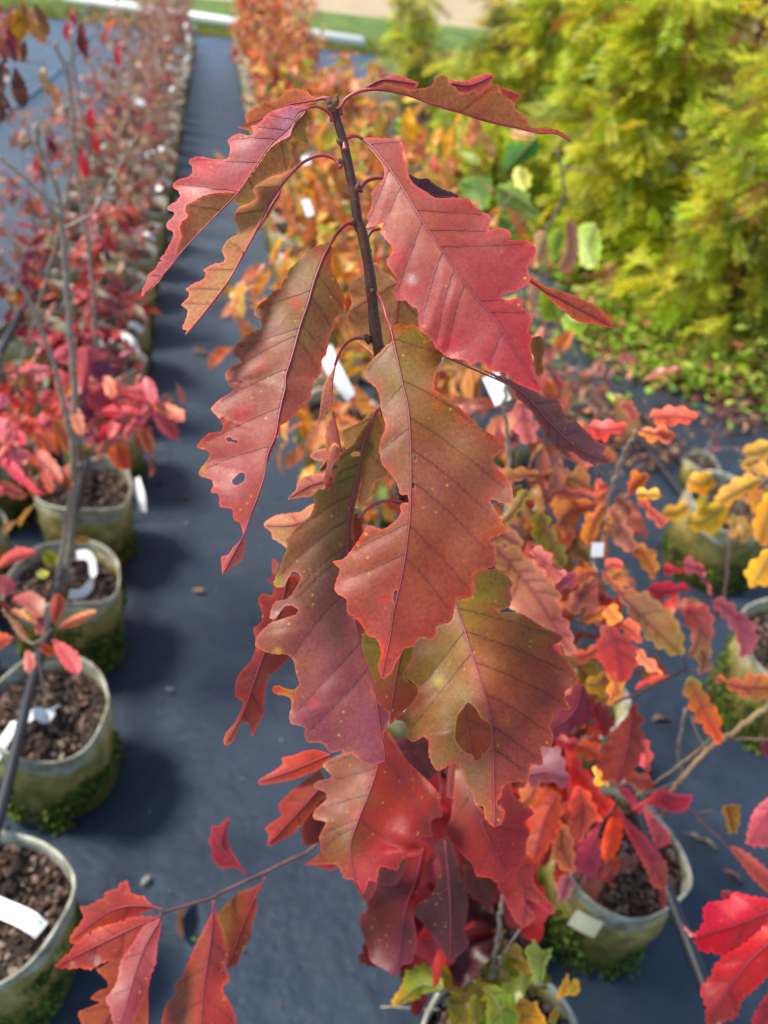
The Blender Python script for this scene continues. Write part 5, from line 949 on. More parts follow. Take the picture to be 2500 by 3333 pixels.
# --- yellow-green seedling at the bottom
r10 = sroot(.43, .42, 'young oak with yellow-green leaves in the pot at the bottom edge')
sb = (.425, .43, .226)
twigs(r10, TWIG, ([np.array(sb)] + list(PTT('J 1165,1345 1170,1240 1185,1130 1205,980 1225,850 1250,745', [1.16, 1.08, 1.03, .98, .93, .90])), .0042, .002), (PTT('J 1168,1280 1210,1200 1260,1120 1310,1040', [1.1, 1.05, 1.0, .98]), .0018, .001), (PTT('J 1160,1330 1040,1345 900,1370 800,1385', [1.14, 1.1, 1.06, 1.04]), .0022, .001), (PTT('J 1178,1200 1210,1110 1220,1060', [1.06, 1.03, 1.02]), .0014, .001), (PTT('J 1215,810 1260,840 1300,865', [.94, .95, .96]), .001, .0008), (PTT('J 1500,1560 1515,1480 1520,1420', [1.15, 1.1, 1.08]), .0014, .001))
for i, (o, d_, c, m) in enumerate([('O 160,885 165,830 215,760 240,690 255,635 300,640 310,600 345,615 370,590 400,610 440,650 490,690 500,760 450,780 370,795 330,835 260,850 220,870', 1.03, ((110, 124, 30), (124, 130, 34), (200, 150, 40)), 'O 500,765 350,740 170,880'), ('O 770,755 850,745 900,770 960,810 975,850 965,890 1010,930 1000,1010 960,1090 820,1090 795,960 800,860', 1.0, ((104, 120, 26), (110, 124, 30), (90, 116, 30)), 'O 775,758 870,860 920,1080'), ('O 975,890 1010,850 1040,820 1090,860 1130,850 1150,910 1185,960 1210,1060 1150,1110 1000,1080 985,960', 1.02, (YEL, (224, 150, 30), (206, 140, 30)), 'O 1000,870 1160,1100'),
    ('O 520,820 600,815 650,860 690,1000 680,1070 560,1080 540,940', 1.08, ((130, 120, 40), (200, 150, 40)), None), ('O 680,820 720,810 745,860 770,960 740,1000 690,990 675,890', 1.05, ((150, 140, 40),), None), ('O 890,560 930,490 990,460 1030,490 1040,550 1075,590 1100,640 1090,710 1050,690 1010,640 960,600', 1.03, ((136, 134, 50), (196, 130, 60)), 'O 895,560 990,560 1080,700'), ('O 1050,500 1090,470 1120,430 1140,470 1180,510 1235,490 1225,560 1190,620 1185,690 1130,740 1110,680 1080,590', 1.0, ((130, 146, 70), (120, 134, 60)), 'O 1140,735 1150,600 1120,435'),
    ('O 1270,850 1275,800 1300,740 1340,665 1355,720 1350,770 1365,740 1395,690 1425,740 1415,800 1370,810 1320,810', 1.06, (YEL, (226, 170, 40)), 'O 1270,850 1340,740'), ('O 720,210 760,200 800,240 830,230 870,210 895,250 860,320 810,370 760,350 730,290', 1.12, ((110, 134, 60),), None), ('O 365,440 410,405 460,450 470,490 430,510 380,490', 1.12, ((186, 160, 40),), None), ('O 410,590 470,562 520,610 580,680 640,730 630,790 570,800 500,760 440,650', 1.05, ((206, 160, 40), (190, 150, 40)), None), ('O 595,570 660,560 695,620 690,680 630,620', 1.08, ((110, 134, 30),), None),
    ('O 690,670 740,660 765,720 750,750 700,700', 1.06, ((200, 170, 40),), None), ('O 860,360 900,340 925,380 890,400 880,470 860,450', 1.08, ((206, 150, 40),), None), ('O 1215,970 1240,920 1275,890 1280,960 1240,1010', 1.08, ((190, 150, 50),), None), ('O 940,780 980,750 1010,780 970,800', 1.08, ((190, 110, 70),), None), ('O 930,300 980,300 970,370 940,360', 1.1, ((90, 120, 40),), None), ('O 560,640 640,640 690,690 720,760 640,790 590,740', 1.1, ((90, 104, 24),), None)]):
    L2(r10, o, d_, c, mid=m, seed=280 + i, grid=10, tooth=4, wl=24, midmat=GRIB)
V, Fc = tube(PT(T('O 80,890 160,885 330,900 480,905'), 1.2), (.0012,), 5); mkt('twig', V, Fc, TWIG, r10)
# --- light green big leaves in front of the conifers
r11 = sroot(.79, 2.95, 'broad light-green lobed leaves on a thin twig in front of the golden conifers', name='tulip_sapling')
twigs(r11, TWIG, ([np.array((.79, 2.95, .24))] + list(PTT('S 1690,1200 1710,950 1730,850 1780,740 1832,650 1828,560 1808,485', [2.9, 2.5, 2.4, 2.3, 2.2, 2.1, 2.05])), .006, .003), (PTT('S 1832,540 1880,550 1950,565', [2.1, 2.15, 2.2]), .0025, .0015), (PTT('S 1700,900 1650,910 1590,880', [2.45, 2.4, 2.4]), .002, .0015))
for i, (o, d_, c) in enumerate([('B 820,650 880,630 930,625 990,640 1000,700 960,800 880,765 820,700', 2.2, ((120, 164, 80), (110, 154, 70))), ('B 1020,680 1070,660 1130,640 1200,720 1205,770 1270,835 1150,830 1040,800', 2.25, ((140, 164, 84), (120, 150, 70))), ('B 990,822 1070,830 1150,870 1190,900 1180,960 1100,940 1000,885', 2.3, ((110, 150, 54), (124, 160, 60))), ('B 1080,450 1180,440 1240,410 1245,500 1140,560 1060,605', 2.35, ((60, 120, 24), (50, 110, 20))),
    ('B 1470,890 1560,880 1590,1000 1560,1110 1480,1100 1470,990', 2.1, ((150, 172, 74), (156, 180, 80))), ('B 1400,860 1440,870 1465,1000 1430,1130 1360,1130 1390,1000', 2.0, ((180, 110, 100), (190, 130, 110))), ('B 1230,930 1290,920 1300,1060 1250,1085 1220,1070', 2.1, ((190, 140, 110),)), ('B 1310,930 1370,900 1390,960 1340,1060 1310,1020', 2.2, ((130, 170, 50),)), ('B 1090,380 1150,375 1240,400 1200,420 1100,410', 2.3, ((210, 160, 110),)), ('B 1110,590 1160,570 1210,620 1190,690 1130,680', 2.2, ((190, 190, 90),)),
    ('B 1260,1240 1330,1230 1380,1290 1350,1400 1270,1380', 2.0, ((150, 180, 50),)), ('B 1380,1370 1470,1360 1510,1410 1470,1480 1390,1440', 2.2, ((150, 190, 60),)), ('B 1210,1180 1250,1170 1230,1340 1215,1400 1200,1300', 1.9, ((170, 110, 100),)), ('B 460,320 540,310 580,340 540,380 470,370', 2.2, ((120, 170, 40),))]):
    L2(r11, o, d_, c, seed=320 + i, grid=14, tooth=5, wl=26, midmat=GRIB)
r12 = sroot(.43, 1.68, 'sapling with clear yellow leaves beyond the sapling tip')
twigs(r12, TWIG, ([np.array((.43, 1.68, .24))] + list(PTT('S 1230,1450 1240,1100 1260,700 1280,420 1290,330', [2.3, 2.05, 1.8, 1.65, 1.6])), .006, .002))
yp = [(232, 172, 30), (226, 150, 44), (218, 130, 56), (206, 116, 66), (190, 160, 60)]
for i, (x, y, a, s_) in enumerate([(1240, 345, 95, 90), (1330, 350, 90, 95), (1380, 545, 50, 90), (1425, 560, 80, 95), (1340, 500, 30, 80), (1200, 420, 70, 70), (1440, 410, 120, 70), (1300, 620, 60, 80), (1020, 700, 100, 80), (960, 600, 20, 70), (880, 640, 110, 80), (940, 760, 140, 90), (1080, 640, 60, 80), (1140, 560, 30, 80),
                                   (1160, 700, 80, 80), (1210, 760, 100, 80), (1000, 880, 150, 100), (870, 860, 150, 90), (830, 930, 160, 80), (1090, 820, 90, 90), (1240, 880, 60, 80), (780, 960, 120, 80), (900, 960, 100, 70), (1450, 1240, 100, 100), (1070, 980, 80, 80), (960, 1320, 60, 110), (1060, 1380, 30, 120), (1150, 1450, 90, 120), (930, 1440, 130, 90), (1200, 1350, 80, 100), (1310, 1700, 90, 110), (1100, 1550, 60, 90)]):
    dd = 1.75 + 0.25 * sin(i * 2.3); p = PT([(x, y)], dd)[0]; an = radians(a); dr = CR * cos(an) - CU * sin(an) + CF * random.uniform(-.4, .4); place_leaf(r12, np.array((.43, 1.68, .226)), p, dr, s_ * dd / F * 1.25, pick(yp, .08), random.uniform(-.6, .6), alb=.95)

# extra foliage closing the middle ground right of the main sapling
DUSK = [(180, 104, 84), (190, 116, 84), (166, 90, 76), (206, 130, 84), (176, 84, 80), (150, 110, 66), (206, 120, 66), (196, 96, 84)]
REDS = [(176, 50, 50), (196, 66, 56), (160, 50, 66), (206, 84, 60), (150, 66, 60), (176, 90, 70)]
def cloud(root, org, cx, cy, sx, sy, dd, n, pal, size):
    for k in range(n):
        x, y = random.gauss(cx, sx), random.gauss(cy, sy); p = PT([(x, y)], dd + random.uniform(-.12, .12))[0]; a = random.uniform(0, 2 * pi); dv = np.array([cos(a), sin(a), random.uniform(-1.3, .1)])
        place_leaf(root, org, p, dv, size * random.uniform(.65, 1.25), pick(pal), random.uniform(-.9, .9), alb=1.0)
        if k % 4 == 0:
            q = p + np.array([random.uniform(-.03, .03), random.uniform(0, .05), -.12]); V, Fc = tube(spline([q, (p + q) / 2 + (.006, 0, 0), p], 3), (.0014, .0008), 4); mkt('twig', V, Fc, TWIG, root)
cloud(r2, np.array((.43, 1.24, .226)), 1760, 1650, 120, 190, 1.25, 60, DUSK, .075)
cloud(r1, np.array((.79, 1.13, .226)), 1870, 1980, 140, 150, 1.38, 62, DUSK + REDS[:2], .075)
cloud(r4, np.array((.79, 1.10, .226)), 1800, 2330, 120, 130, 1.32, 50, REDS + DUSK[:3], .075)
cloud(r4, np.array((.79, 1.10, .226)), 1800, 2560, 120, 90, 1.25, 36, REDS, .075)
cloud(r1, np.array((.79, 1.13, .226)), 1780, 1330, 140, 120, 1.7, 50, DUSK, .075)
cloud(r10, np.array((.43, .42, .226)), 1590, 3180, 110, 70, 1.12, 24, [(120, 130, 36), (196, 160, 44), (150, 140, 40), (100, 120, 30), (180, 120, 60)], .06)
cloud(r5, np.array((.77, .76, .226)), 1880, 2760, 100, 70, 1.32, 14, REDS + [(206, 120, 96)], .07)

PEACH = [(226, 150, 96), (232, 170, 90), (216, 130, 90), (236, 184, 70), (206, 120, 84), (190, 150, 80)]
o12 = np.array((.43, 1.68, .226))
cloud(r12, o12, 1130, 1240, 130, 150, 1.95, 60, PEACH, .085)
cloud(r12, o12, 900, 930, 70, 80, 2.0, 26, PEACH, .085)
cloud(r12, o12, 1060, 560, 130, 110, 2.0, 40, PEACH + [(170, 176, 70), (206, 100, 90)], .085)
cloud(r12, o12, 1400, 520, 110, 120, 2.1, 40, PEACH + [(170, 176, 70), (150, 170, 60)], .085)
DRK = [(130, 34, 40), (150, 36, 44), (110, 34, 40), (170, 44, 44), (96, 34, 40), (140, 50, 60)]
om = np.array((0.41, 0.79, 0.226))
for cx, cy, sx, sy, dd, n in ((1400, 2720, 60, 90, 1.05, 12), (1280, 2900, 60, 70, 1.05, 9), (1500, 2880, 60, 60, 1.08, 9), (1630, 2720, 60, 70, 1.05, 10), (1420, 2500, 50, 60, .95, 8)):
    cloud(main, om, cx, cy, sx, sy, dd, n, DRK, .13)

# ================================================================== left saplings
q2 = sroot(-.42, 1.63, 'tall pale grey stem, almost leafless, forking near its top on the left', name='bare_sapling')
def PYs(s, Y): return [PY(x, y, Y) for x, y in T(s)]
twigs(q2, TWIG, ([np.array((-.42, 1.63, .22))] + PYs('S 232,1700 238,1500 240,1250 225,1000 205,760 190,640 150,540 108,415', 1.6), .0085, .0055), (PYs('S 200,720 120,620 60,560 -40,480', 1.58), .0045, .0035), (PYs('S 205,745 290,700 350,620 400,520 450,440', 1.65), .0035, .0015), (PYs('S 108,415 130,390 148,330 143,250', 1.6), .0016, .001))
q3 = sroot(-.44, 1.60, 'thin dark crooked stem leaning left beside the tall pale one', name='bare_sapling')
twigs(q3, TWIG, ([np.array((-.44, 1.60, .22))] + PYs('S 236,1530 217,1378 193,1258 159,1137 120,1041 96,978 0,834 -60,760', 1.5), .0055, .004))
q4 = sroot(-.42, 2.48, 'pair of bare grey stems rising over the open mat at upper left', name='bare_sapling')
twigs(q4, TWIG, ([np.array((-.42, 2.48, .22))] + PYs('S 300,900 270,700 245,500 235,350 210,220 180,140', 2.4), .007, .0045), (PYs('S 275,720 290,560 262,350 240,220 236,100', 2.5), .005, .003), (PYs('S 235,260 205,195 150,130', 2.4), .0025, .001))
def dens(px, py, dd, n, pal, size, spread, root, org, lo=-1.0):
    for k in range(n):
        p = PT([(px + random.gauss(0, spread), py + random.gauss(0, spread * .8))], dd + random.gauss(0, .06))[0]; a = random.uniform(0, 2 * pi)
        place_leaf(root, org, p, (cos(a), sin(a), random.uniform(lo, .3)), size * random.uniform(.6, 1.2), pick(pal), random.uniform(-.9, .9))
CRIM = [(190, 60, 76), (176, 72, 88), (200, 84, 84), (160, 50, 66), (206, 96, 80), (150, 66, 84)]
RUST = [(190, 96, 66), (170, 84, 56), (206, 120, 80), (150, 70, 50), (196, 70, 56), (176, 130, 70)]
q5 = sroot(-.42, 2.05, 'bushy crimson seedling overhanging the yellowish left pot and the aisle'); o5 = np.array((-.42, 2.05, .226))
twigs(q5, TWIGP, ([o5, o5 + (.01, -.02, .2), o5 + (.03, -.1, .42)], .004, .002), (PTT('S 290,1440 380,1370 490,1310', [1.95, 1.85, 1.8]), .003, .0015), (PTT('S 290,1400 240,1250 230,1180', [1.95, 1.85, 1.8]), .003, .0015))
for i, (o, c) in enumerate([('L 380,700 480,660 500,760 440,800 370,760', 0), ('L 520,700 600,690 730,740 600,800 610,900 560,960 530,860', 0), ('L 800,960 920,950 1000,900 1050,950 1040,1050 960,1040 850,1010', 0), ('L 1040,1060 1140,1070 1240,1120 1230,1190 1130,1150 1050,1110', 1), ('L 1010,1090 1100,1130 1180,1200 1210,1300 1130,1290 1060,1210', 0), ('L 680,1120 780,1070 920,1100 930,1140 800,1150 700,1150', 2), ('L 640,1300 720,1200 830,1170 800,1250 730,1310 650,1340', 2),
    ('L 830,1250 930,1140 1020,1080 1000,1160 900,1260 840,1290', 0), ('L 920,1260 970,1230 1040,1310 1030,1400 990,1390', 1), ('L 720,1400 790,1330 860,1340 880,1500 800,1510 760,1460', 3), ('L 960,920 1000,890 1050,960 1060,1050 1010,1060', 0), ('L 700,880 760,900 780,1000 740,1030 700,960', 1), ('L 610,790 720,780 770,860 700,920 620,880', 4), ('L 590,1000 700,970 780,1050 700,1110 600,1090', 0), ('L 560,960 600,950 640,1100 600,1180 560,1080', 4), ('L 380,900 470,860 520,950 460,1010 380,980', 0), ('L 410,940 480,1030 570,1170 500,1150 440,1050', 0),
    ('L 270,1000 350,970 380,1040 320,1080 260,1060', 0), ('L 70,870 200,800 350,830 345,862 180,850', 0), ('L 180,960 230,900 255,1000 215,1120 170,1180', 3), ('L 230,1180 330,1100 420,1150 380,1260 260,1260', 0)]):
    cc = [((190, 84, 100), (180, 70, 84)), ((214, 130, 96), (206, 110, 84)), ((206, 40, 66), (200, 50, 66)), ((206, 100, 50), (206, 70, 50)), ((110, 50, 84), (90, 44, 80))][c]
    L2(q5, o, 1.85, cc, seed=400 + i, grid=12, tooth=4, wl=24)
q6 = sroot(-.70, 1.45, 'dense red and rust seedling at the left edge above the looped-band pot'); o6 = np.array((-.70, 1.45, .226))
twigs(q6, TWIGP, ([o6, o6 + (.02, -.05, .2), o6 + (.05, -.1, .4)], .004, .002), (PTT('S 60,1600 120,1400 100,1200', [1.85, 1.75, 1.7]), .003, .0015))
for i, (o, c) in enumerate([('L 0,1460 90,1440 170,1560 280,1670 200,1645 90,1560', (206, 50, 76)), ('L 0,1380 60,1340 120,1365 0,1440', (214, 110, 100)), ('L 120,1220 200,1160 280,1200 230,1270', (190, 70, 60)), ('L -20,1180 60,1170 110,1240 40,1310 -20,1290', (190, 80, 96)), ('L 90,1260 150,1250 180,1330 130,1340', (206, 60, 90)), ('L 60,1020 130,1020 150,1090 90,1100', (216, 76, 66)), ('L 200,1400 300,1380 400,1500 420,1600 330,1560 230,1480', (176, 66, 40)), ('L 230,1260 330,1240 380,1330 340,1400 250,1360', (196, 96, 66)), ('L 30,1380 140,1370 210,1410 120,1470', (140, 60, 76)),
    ('L 0,1590 80,1610 180,1680 160,1710 60,1690', (196, 100, 90)), ('L 230,1420 290,1440 370,1640 320,1660', (160, 60, 40)), ('L -20,1010 30,1000 60,1060 0,1100', (150, 60, 90)), ('L 0,1620 60,1650 0,1690', (170, 60, 76)), ('L 350,1180 420,1170 480,1260 460,1380 380,1320', (196, 110, 60)), ('L 430,1500 480,1480 500,1600 450,1660', (170, 90, 50)), ('L 480,1130 560,1150 560,1280 500,1240', (190, 110, 80)), ('L 290,1110 400,1060 410,1130 340,1160', (206, 80, 60)), ('L 0,1250 90,1230 100,1320 20,1350', (180, 80, 90))]):
    L2(q6, o, 1.72, (c,), seed=430 + i, grid=12, tooth=4, wl=24)
q7 = sroot(-.40, 1.22, 'small seedling with pinkish wavy leaves in the pot beside the crumpled tag'); o7 = np.array((-.40, 1.22, .226))
twigs(q7, TWIG, ([np.array((-.41, 1.22, .226))] + list(PTT('K 310,1180 280,1040 250,900 230,820', [1.6, 1.52, 1.46, 1.42])), .003, .002), (PTT('K 230,820 180,800 100,700 20,590', [1.42, 1.42, 1.42, 1.42]), .002, .0015), (PTT('K 230,820 290,780 350,720', [1.42, 1.41, 1.4]), .0015, .001))
for i, (o, c) in enumerate([('K 0,250 120,170 250,200 180,240 60,290 0,300', ((196, 70, 70), (206, 90, 76))), ('K 0,360 80,380 100,460 40,500 0,470', ((130, 50, 66),)), ('K 80,520 200,470 300,530 280,640 200,620 150,560', ((176, 76, 80), (150, 90, 60))), ('K 340,620 350,530 400,480 440,560 400,650 360,690', ((206, 90, 76), (190, 100, 76))), ('K 390,710 520,620 640,590 650,610 600,650 500,705', ((206, 130, 76), (206, 90, 70))), ('K 350,790 430,820 520,880 550,980 520,1030 440,980 390,900', ((206, 80, 84), (190, 64, 80))),
    ('K 180,860 220,900 240,960 190,1020 160,960', ((196, 100, 90),)), ('K -40,740 90,780 40,830 -40,870', ((206, 96, 60),)), ('K 70,590 150,600 230,680 160,650', ((200, 140, 66),)), ('K 0,520 60,560 90,650 30,640', ((150, 70, 50),)), ('K 260,820 330,830 370,900 300,890', ((196, 90, 60),)), ('K 40,620 120,680 200,800 140,790', ((170, 110, 60),)), ('K 220,620 290,600 300,740 250,760', ((170, 90, 76),)), ('K 290,200 330,190 400,230 370,300 300,280', ((130, 150, 50),)), ('K 250,330 320,330 320,370 260,370', ((150, 170, 60),)), ('K 500,110 570,95 610,125 540,150', ((190, 150, 50),))]):
    L2(q7, o, 1.42 if i < 13 else 1.9, c, seed=450 + i, grid=10, tooth=4, wl=22)
PNKS = [(196, 84, 100), (176, 70, 84), (206, 100, 100), (150, 60, 76), (190, 110, 96), (206, 120, 90)]
cloud(q5, o5, 330, 1240, 110, 90, 2.0, 50, PNKS, .06)
cloud(q5, o5, 420, 1350, 90, 60, 1.95, 30, PNKS, .06)
cloud(q6, o6, 110, 1330, 90, 110, 1.85, 50, PNKS + RUST, .06)
# dark hanging leaves, top left corner
q8 = sroot(-1.35, 1.9, 'brown-leaved branch hanging into the top left corner', z=0.0, name='oak_sapling'); o8 = np.array((-1.35, 1.9, 0.0))
twigs(q8, TWIGP, ([o8, np.array((-1.3, 1.9, .9))] + list(PTT('S -250,120 -60,60 60,20', [1.9, 1.85, 1.8])), .007, .002), (PTT('S 20,180 70,200 150,205', [1.8, 1.8, 1.8]), .002, .001), (PTT('S 60,20 50,60 10,120', [1.8, 1.8, 1.8]), .003, .0015))
for i, (x, y, a, s_, c) in enumerate([(75, 10, 95, 120, (150, 120, 34)), (50, 20, 110, 110, (190, 130, 70)), (100, 30, 80, 100, (200, 150, 96)), (30, 90, 80, 90, (170, 60, 66)), (10, 20, 120, 110, (176, 90, 70)), (20, 190, 100, 110, (96, 60, 60)), (50, 220, 85, 110, (110, 66, 60)), (60, 130, 75, 60, (210, 150, 100)), (0, 250, 90, 100, (100, 60, 56)), (80, 130, 90, 60, (120, 80, 40)), (150, 205, 95, 95, (150, 116, 60)), (172, 270, 80, 70, (206, 146, 96)), (5, 110, 60, 90, (140, 60, 70)), (110, 10, 60, 90, (120, 80, 50)), (60, -10, 60, 110, (206, 140, 90)), (40, 40, 100, 100, (196, 110, 76)), (0, 160, 100, 110, (120, 60, 66)), (0, 290, 95, 90, (96, 60, 50)), (5, 60, 100, 110, (180, 100, 90))]):
    dd = 1.8; p = PT([(x, y)], dd + .05 * sin(i))[0]; an = radians(a); dr = CR * cos(an) - CU * sin(an) + CF * random.uniform(-.3, .3); place_leaf(q8, o8, p, dr, s_ * dd / F * 1.1, c, random.uniform(-.8, .8))
# leaves lit red against the mat, upper left
q9 = sroot(-.75, 2.72, 'thin sapling with scattered scarlet leaves against the open mat, upper left'); o9 = np.array((-.75, 2.72, .226))
twigs(q9, TWIG, ([o9] + PYs('S 180,800 230,520 232,250 225,60', 2.65), .005, .002), (PYs('S 230,520 300,380 380,180 390,90', 2.65), .003, .0015))
for i, (x, y, a, s_, c) in enumerate([(230, 65, 100, 60, (206, 50, 70)), (268, 70, 95, 90, (120, 44, 36)), (232, 25, 80, 50, (170, 60, 60)), (350, 90, 120, 50, (220, 110, 90)), (385, 60, 160, 60, (214, 116, 96)), (395, 145, 110, 60, (206, 56, 50)), (300, 350, 100, 60, (220, 60, 80)), (310, 430, 90, 60, (226, 50, 60)), (270, 480, 95, 60, (214, 80, 100)), (150, 440, 60, 60, (120, 50, 60)), (190, 430, 130, 60, (130, 50, 62)), (215, 500, 170, 60, (150, 50, 60)), (280, 510, 100, 60, (220, 60, 80)), (120, 500, 95, 50, (214, 90, 80)), (210, 380, 170, 70, (196, 110, 84)), (260, 375, 20, 60, (190, 90, 70))]):
    dd = 2.2; p = PT([(x, y)], dd)[0]; an = radians(a); dr = CR * cos(an) - CU * sin(an) + CF * random.uniform(-.3, .3); place_leaf(q9, o9, p, dr, s_ * dd / F * 1.2, c, random.uniform(-.8, .8))

# ================================================================== plants all along both rows
PALL = [(166, 88, 94), (176, 96, 96), (140, 80, 84), (186, 116, 100), (170, 116, 94), (200, 96, 100), (190, 150, 120), (150, 112, 100), (196, 136, 112), (160, 146, 100), (186, 160, 140)]
PALR = [(236, 176, 70), (240, 200, 60), (236, 190, 90), (150, 170, 60), (130, 160, 60), (236, 180, 50), (230, 150, 80), (230, 160, 110), (206, 110, 56), (214, 140, 60), (196, 90, 56), (206, 96, 76), (220, 160, 60), (190, 110, 60), (176, 130, 66), (214, 116, 84)]
PALRF = [(226, 150, 110), (236, 190, 90), (170, 170, 80), (236, 170, 120), (226, 136, 86), (230, 160, 86), (216, 120, 96), (190, 170, 80), (226, 150, 110), (206, 100, 56), (206, 86, 60), (190, 96, 66), (214, 130, 56), (176, 90, 66), (190, 80, 70)]
k = 0
nl = [(-0.42, 2.48), (-0.44, 2.91), (-0.45, 3.33), (-0.75, 1.86), (-0.74, 2.29), (-0.76, 3.15)]
lbl = ['crimson seedling in the left pot past the yellowish one', 'maroon and peach seedling beside the white strip on the aisle side', 'small red seedling in the aisle-side pot whose rim shows past a peach leaf', 'rust-leaved seedling at the left edge over the dark pot', 'rust-orange seedling left of the tall pale stem', 'reddish seedling behind the slanting black hose']
for (x, y), lb, pal in zip(nl, lbl, (CRIM, CRIM + [(214, 140, 90)], CRIM, RUST, RUST, RUST + CRIM)):
    sapling(x, y, .228, random.uniform(.38, .6), 70, pal, size=.08, spread=.2, low=.05, label=lb, twig=TWIG, nb=5, lean=(random.uniform(-.05, .05), random.uniform(-.1, 0)))
for x0, ys in ((-0.45, 3.76), (-0.78, 3.58)):
    y = ys
    while y < 15.6:
        near = y < 5.2; H_ = random.uniform(.45, .95)
        sapling(x0 + random.uniform(-.02, .02), y, .228, H_, 95 if near else 58, PALL, size=.07, spread=.2, low=.02, droop=.6, label='reddish young tree among the far pots of the left-hand row' if not near else None or 'reddish young tree among the nearer of the far left-hand pots', group='young trees along the left-hand row', joined=True, nb=13, rad=.006, lean=(random.uniform(-.12, .12), random.uniform(-.1, .1)), topbare=.15)
        y += 0.43
for x0, ys in ((0.43, 1.68), (0.79, 2.47)):
    y = ys
    while y < 15.6:
        near = y < 4.4; H_ = random.uniform(.75, 1.05) if near else random.uniform(.65, 1.0)
        pal = PALR if y < 6 else PALRF
        sapling(x0 + random.uniform(-.02, .02), y, .228, H_, 190 if near else 130, pal, size=.08, spread=.27 if near else .2, low=.03, droop=.5, label='orange-leaved young tree in the far half of the right-hand row' if not near else 'yellow-orange young tree in the nearer half of the right-hand row', group='young trees along the right-hand row', joined=True, nb=7, rad=.005, lean=(random.uniform(-.1, .1), random.uniform(-.1, .1)))
        y += 0.43
# far scarlet sprays right of the far row
for i, (x, y) in enumerate([(1150, 210), (1245, 220)]):
    w = GR(x, y + 60, .25); sapling(w[0], w[1], .0, .45, 30, [(226, 60, 76), (214, 66, 76)], size=.1, spread=.16, label=['small scarlet seedling beyond the arching top leaf, left one', 'small scarlet seedling beyond the arching top leaf, right one'][i], joined=True, nb=4)

# ================================================================== golden conifers
def spray_shape(seed, n=8):
    rg = np.random.default_rng(seed); V, Fc = [], []; m = 0
    for i in range(n):
        t = (i + .5) / n
        for s in (-1, 1):
            b = np.array([0, t, -.12 * t * t]); L = .34 * sin(pi * min(1, .25 + .75 * (1 - t))) * rg.uniform(.8, 1.15) + .05; d_ = np.array([s * cos(.75), sin(.75), rg.uniform(-.25, .15)]); w = np.array([-s * sin(.75), cos(.75), 0]) * .036
            V += [b, b + d_ * L * .5 + w, b + d_ * L, b + d_ * L * .5 - w]; Fc.append((m, m + 1, m + 2, m + 3)); m += 4
    V += [(-.012, 0, 0), (.012, 0, 0), (.006, 1, -.12), (-.006, 1, -.12)]; Fc.append((m, m + 1, m + 2, m + 3))
    return np.array(V, float), np.array(Fc)
SPR = [spray_shape(s) for s in range(5)]
YG = [(204, 222, 54), (220, 232, 66), (170, 204, 50), (232, 236, 90), (136, 172, 40), (222, 216, 66), (190, 214, 56), (110, 120, 34)]
def conifer(x, y, H_, R, n, label, pal=YG, size=.20, lowz=.1):
    root = empty('golden_conifer', (x, y, 0), label, 'tree'); c0 = np.array([x, y, 0])
    V, Fc = tube([c0, c0 + (.02, 0, H_ * .5), c0 + (0, .02, H_)], (.022, .006), 8); mkt('trunk', V, Fc, simpleb, root)
    its, bt = [], []
    nb = int(n * .85 / 16)
    for i in range(nb):
        z = lowz + (H_ - lowz) * (i / nb) ** .9; a = i * 2.4 + random.uniform(-.4, .4); rr = R * (1 - .75 * (z - lowz) / (H_ - lowz)) * random.uniform(.7, 1.25) * (0.75 + .25 * sin(a * 3 + z * 4)); up = random.uniform(-.1, .5)
        e = c0 + np.array([cos(a) * rr, sin(a) * rr, z + up * rr * .8]); s = c0 + np.array([0, 0, z]); mid_ = (s + e) / 2 + (0, 0, .05); pts = spline([s, mid_, e - (0, 0, .04)], 3); bt.append(tube(pts, (.006, .0015), 4, cap=False))
        for j in range(16):
            t = random.uniform(.3, 1.05); p = s + (e - s) * t + np.array([random.gauss(0, .05), random.gauss(0, .05), random.gauss(0, .05)]); aa = a + random.uniform(-1.2, 1.2)
            dv = (cos(aa), sin(aa), random.uniform(-1.1, .25)); c = lin(pick(pal, .18)) * (.95 if random.random() < .93 else .6)
            if random.random() < .06: c = lin((150, 96, 50))
            its.append((random.randrange(5), p, leaf_frame(dv, roll=random.uniform(-.9, .9)) * size * random.uniform(.6, 1.3), c))
    V, Fc = join(bt); mk('branches', V, Fc, simpleb, root)['kind'] = 'stuff'
    V, Fc, Cc = scatter(its, SPR); mk('crown', V, Fc, CONL, root, pig=Cc, smooth=False)['kind'] = 'stuff'
simpleb = simple('conifer_bark', (0.11, 0.06, 0.035), 0.9, 0.2, 0.3, 40, 0.4)
CON = [(2.75, 3.7, 1.75, .62, 1500, 'golden feathery conifer nearest at the right edge'), (2.55, 4.75, 1.7, .6, 1500, 'golden conifer second from the front, its drooping fans over the weeds'), (3.7, 4.6, 2.1, .75, 1300, 'golden conifer behind the nearest one at the right edge'), (2.7, 5.9, 1.7, .6, 1300, 'golden conifer right of the arching top leaf'), (3.7, 6.2, 2.2, .8, 1200, 'tall golden conifer in the middle of the second line'),
       (2.8, 7.3, 1.6, .6, 1100, 'green-gold conifer behind the arching top leaf'), (4.0, 8.0, 2.4, .9, 1100, 'tall green-gold conifer at the top of the picture'), (3.0, 8.9, 1.4, .6, 1000, 'smaller green-gold conifer near the far lawn'), (4.4, 10.3, 2.0, .8, 1000, 'dark green conifer farthest back against the lawn'), (2.3, 9.6, .75, .5, 500, 'low feathery green shrub by the far end of the right-hand row'), (2.5, 7.9, .8, .5, 500, 'low feathery green shrub just beyond the arching top leaf'), (4.6, 5.6, 2.3, .8, 900, 'golden conifer farthest to the right')]
